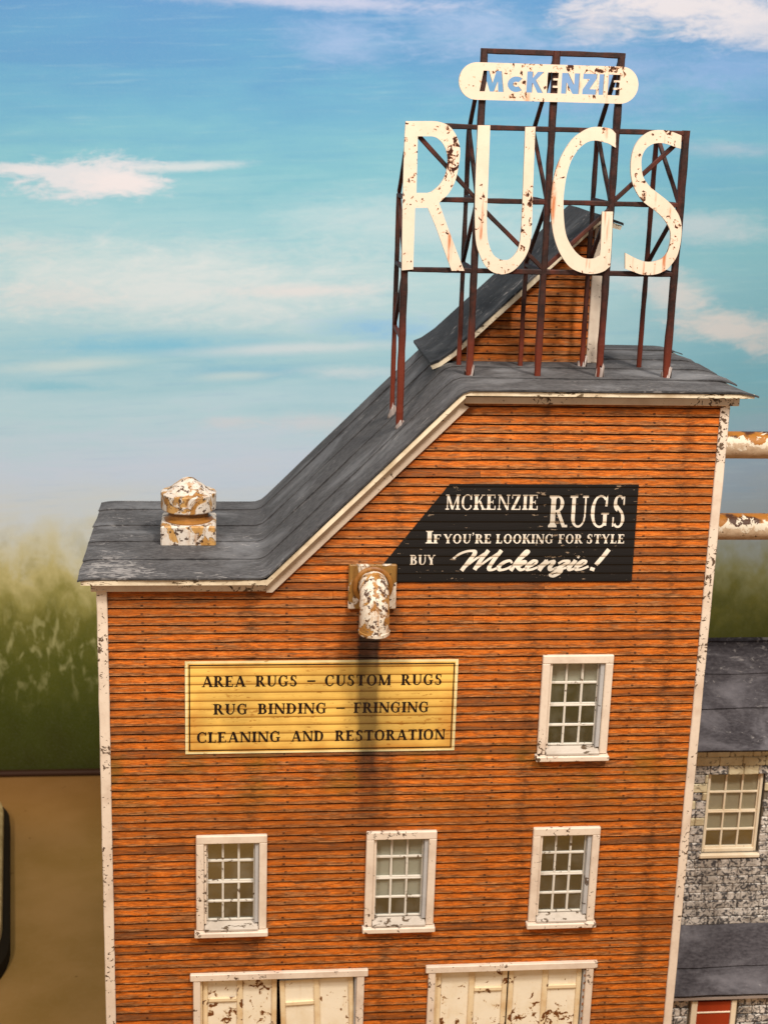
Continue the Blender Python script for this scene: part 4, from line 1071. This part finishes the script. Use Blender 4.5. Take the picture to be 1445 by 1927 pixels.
# ------------------------------------------------------------------ elbow pipe on the wall
ep = thing('elbow_pipe', 'rusty white elbow pipe pointing down from a square plate on the orange wall', 'pipe', (4.98, 0, 11.2))
make('wall_plate', box(4.535, 5.415, -.125, -.046, 10.765, 11.625, .02), M['flange'], ep)
V, F = [], []
path = [(0.44, -.125), (.44, -.17), (.36, -.20), (.30, -.20)]
n = 36; rings_ = [(.36, -.12), (.37, -.165), (.345, -.195), (.31, -.20), (.29, -.19)]
for r_, y_ in rings_:
    for k in range(n): a = 2*math.pi*k/n; V.append((4.98+r_*math.cos(a), y_, 11.23+r_*math.sin(a)))
for j in range(len(rings_)-1):
    for k in range(n): F.append((j*n+k, j*n+(k+1) % n, (j+1)*n+(k+1) % n, (j+1)*n+k))
make('collar', (V, F), M['neck'], ep, smooth=True, auto=50)
pth = [(4.98, -.12, 11.25), (4.98, -.30, 11.25), (4.98, -.38, 11.235), (4.975, -.50, 11.17), (4.975, -.58, 11.06), (4.975, -.62, 10.90), (4.975, -.63, 10.72), (4.975, -.63, 10.50)]
make('pipe', tube(pth, .272, 32, .05), M['elbow'], ep, smooth=True, auto=40)
make('pipe_rim', lathe([(.262, 10.48), (.280, 10.48), (.286, 10.54), (.275, 10.55)], 4.975, -.63, 32, .03, caps=False), M['elbow'], ep, smooth=True, auto=40)

# ------------------------------------------------------------------ two horizontal pipes off the right side
mp = Mt('rust_topped_cream_pipe', .5, .4)
nrm = mp.n('ShaderNodeSeparateXYZ'); g_ = mp.n('ShaderNodeNewGeometry'); mp.put(nrm.inputs[0], g_.outputs['Normal'])
pn = mp.noise(mp.vec((1, 1, 1), (3, 2, 8)), 3.4, 7, .70, .8); pf = mp.noise(mp.vec((1, 1, 1)), 6, 5, .7)
top_ = mp.f('ADD', nrm.outputs[2], mp.f('MULTIPLY', mp.f('SUBTRACT', pn, .5), 3.2))
c = mp.mix(mp.step(pf, .4, .7), (214, 188, 158), (190, 160, 130))
c = mp.mix(mp.f('MULTIPLY', mp.step(top_, .10, .14), 1.0), c, (236, 222, 200))
c = mp.mix(mp.step(top_, .56, .60), c, mp.mix(mp.step(mp.noise(mp.vec((1, 1, 1), (1, 7, 1)), 1.6, 4), .48, .56), (78, 44, 20), (176, 112, 34)))
c = mp.mix(mp.step(mp.noise(mp.vec((1.6, 1, 1)), 6.0, 5, .7), .66, .68), c, (84, 52, 30))
mp.color(c); mp.bump(pn, .7, .03)
for i, (zc_, lab) in enumerate(((13.31, 'upper of two rusty cream pipes leaving the right side of the orange building'), (11.60, 'lower of two rusty cream pipes leaving the right side of the orange building'))):
    t0 = thing('horizontal_pipe', lab, 'pipe', (11.4, 2.5, zc_), 'pipes off the right side')
    make('pipe', tube([(11.38+.5*k, 2.5, zc_) for k in range(16)], .275, 32), mp.m, t0, smooth=True, auto=40)
    make('pipe_collar', tube([(11.37, 2.5, zc_), (11.45, 2.5, zc_)], .33, 32), mp.m, t0, smooth=True, auto=40)

# ------------------------------------------------------------------ stone building behind on the right
sb = thing('stone_building', 'grey and white rubble stone building with dark roofs behind the right corner', 'building', (13.8, 3.0, GZ))
SYF = 3.0
def stone_mat(name, a, b, dk, contrast, sc=3.0):
    m = Mt(name, .85, .1); r = m.rand()
    off = m.comb(m.f('MULTIPLY', r, 40), 0, m.f('MULTIPLY', r, 23))
    n = m.noise(m.vec((1, 1, 1.2), off), sc, 6, .66, 1.0); n2 = m.noise(m.vec((1, 1, 1)), 2.2, 4, .6)
    c = m.mix(m.step(n2, .35, .65), a, b)
    c = m.mix(m.f('MULTIPLY', m.step(n, contrast, contrast+.07), .9), c, dk)
    m.color(c); m.bump(n, .9, .03); return m.m
M['stone_cream'] = stone_mat('pale_dressed_stone', (236, 224, 190), (214, 198, 162), (120, 108, 92), .56, 5.0)
M['stone_rubble'] = stone_mat('mottled_rubble_stone', (236, 228, 220), (176, 166, 156), (54, 54, 60), .487, 9.0)
mm = Mt('sandy_mortar', .9, .05); mm_n = mm.noise(mm.vec((1, 1, 1)), 5, 5); mm.color(mm.mix(mm_n, (150, 138, 120), (96, 88, 80))); M['mortar'] = mm.m
SW = (12.80, 14.10, 3.90, 5.83)
make('wall', plate([rect(11.62, GZ+.1, 17.5, 6.62)], [rect(SW[0], SW[2], SW[1], SW[3])], SYF, SYF+.2), M['mortar'], sb)
make('side_wall', join(box(11.62, 11.80, SYF+.21, 8.2, GZ+.1, 6.6, .01), box(17.3, 17.5, SYF+.21, 8.2, GZ+.1, 6.6, .01)), M['mortar'], sb)
def stone(x0, x1, z0, z1, mat, par, yy, d=.05):
    V, F = box(x0, x1, yy-d, yy, z0, z1, .022)
    V = [(a+.012*nz(a, b, c, 9), b+(.03*nz(a, c, 3, 4.0) if b < yy-.01 else 0), c+.010*nz(c, a, b, 9)) for a, b, c in V]
    make('stone', (V, F), mat, par)
z = 2.12; row = 0
CH = .205
ztop = 6.52
rows_z = []
while z < ztop-.05:
    h = CH if z < 5.8 else .215
    rows_z.append((z, min(ztop, z+h))); z += h
for ri, (za, zb) in enumerate(rows_z):
    x = 11.66-(.22 if ri % 2 else 0)
    cream_row = za > 5.82
    while x < 15.4:
        w = .52 if cream_row else rnd.uniform(.26, .55)
        if not cream_row and x < 12.0: w = .24
        x1 = x+w
        a, b = max(x, 11.62), x1
        if zb > SW[2]+.02 and za < SW[3]-.06:
            if a < SW[0] and b > SW[0]-.08: b = SW[0]-.01
            elif a >= SW[0]-.08 and b <= SW[1]+.08: x = x1; continue
            elif a >= SW[0]-.08 and a < SW[1]-.02: a = SW[1]-.02
        nearw = cream_row or (a < 12.78 and za > 4.3 and rnd.random() < .5) or (ri > 10 and rnd.random() < .12)
        if b-a > .06: stone(a+.004, b-.004, za+.004, zb-.004, M['stone_cream'] if nearw else M['stone_rubble'], sb, SYF)
        x = x1
M['sash2'] = chip_material('warm_cream_sash', (246, 230, 204), (224, 190, 142), (120, 80, 40), .70, 5.0)
window(sb, SW[0]+.02, SW[1]+.02, SW[2], SW[3], 3, y=SYF+.03, trims=False, sashmat='sash2', blind='blind2', label='stone wall window with warm grey shade and dark bottom panes')
make('window_ledge', box(12.74, 14.12, SYF-.09, SYF+.05, 3.80, 3.895, .02), M['sash2'], sb)
# roofs made of lapped strips
def slope_roof(parent, name, x0, x1, pts, mat, laps, th=.04):
    """pts (y,z) from eave to ridge, laps: fractions along the slope where a strip starts"""
    (ya, za), (yb, zb) = pts; d = Vector((yb-ya, zb-za)); L = d.length; d.normalize(); nn = Vector((-d.y, d.x))
    base = make(name, ([(x0, ya, za-th), (x1, ya, za-th), (x1, ya, za), (x0, ya, za), (x0, yb, zb-th), (x1, yb, zb-th), (x1, yb, zb), (x0, yb, zb)], [(0, 1, 2, 3), (4, 7, 6, 5), (0, 4, 5, 1), (3, 2, 6, 7), (0, 3, 7, 4), (1, 5, 6, 2)]), mat, parent)
    for a, b in zip(laps, laps[1:]):
        V, F = [], []; n = 36
        for i in range(n+1):
            x = x0-.02+(x1-x0+.04)*i/n
            for q, fr_ in enumerate((0, 0, .08, .5, 1.0)):
                t = (a+(b+.03-a)*fr_)*L+.03*nz(x, a*9, 1, 1.3)*(1-fr_)
                h = (.036 if q else .003)*(1-fr_)+.008+.022*nz(x, a*7+fr_*2, 0, .9)*(1 if q > 1 else .5)
                V.append((x, ya+d.x*t+nn.x*h, za+d.y*t+nn.y*h))
        for i in range(n):
            for q in range(4): k_ = i*5+q; F.append((k_, k_+5, k_+6, k_+1))
        make('roofing_strip', (V, F), mat, base, smooth=True, auto=50)
    return base
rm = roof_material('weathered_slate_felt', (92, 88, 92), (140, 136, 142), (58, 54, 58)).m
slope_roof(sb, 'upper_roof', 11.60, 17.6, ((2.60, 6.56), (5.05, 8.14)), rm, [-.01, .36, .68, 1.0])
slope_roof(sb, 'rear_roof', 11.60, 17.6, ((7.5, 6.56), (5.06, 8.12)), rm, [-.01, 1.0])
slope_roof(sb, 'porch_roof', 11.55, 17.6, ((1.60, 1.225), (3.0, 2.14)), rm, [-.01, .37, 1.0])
mgf = Mt('grey_porch_fascia', .6).color((160, 146, 138)).m
make('porch_fascia', box(11.55, 17.6, 1.60, 1.655, 1.10, 1.18, .01), mgf, sb)
make('porch_wall', box(11.62, 17.5, 1.80, 1.95, GZ+.1, 1.20, .01), M['mortar'], sb)
for ri in range(12):
    za = 1.02-ri*.21; x = 11.66-(.2 if ri % 2 else 0)
    while x < 15.3:
        w = rnd.uniform(.26, .5); a, b = max(x, 11.62), x+w; x = b
        if b > 12.40 and a < 13.52:
            if a < 12.40: b = 12.40
            elif b > 13.52: a = 13.52
            else: continue
        if b-a > .06: stone(a+.008, b-.008, za-.19, za, M['stone_rubble'], sb, 1.80)
mr_ = Mt('faded_red_door', .6, .3); rn = mr_.noise(mr_.vec((1, 1, .4)), 3, 5); mr_.color(mr_.mix(rn, (150, 46, 14), (176, 66, 26)))
dd = make('red_door', box(12.58, 13.34, 1.72, 1.78, GZ+.12, .98, .01), mr_.m, sb)
make('door_surround', join(box(12.44, 12.575, 1.68, 1.795, GZ+.12, 1.02, .01), box(13.345, 13.46, 1.68, 1.795, GZ+.12, 1.02, .01)), M['sash2'], sb)
make('transom_bar', box(12.58, 13.34, 1.70, 1.75, .70, .735, .008), M['sash2'], dd)
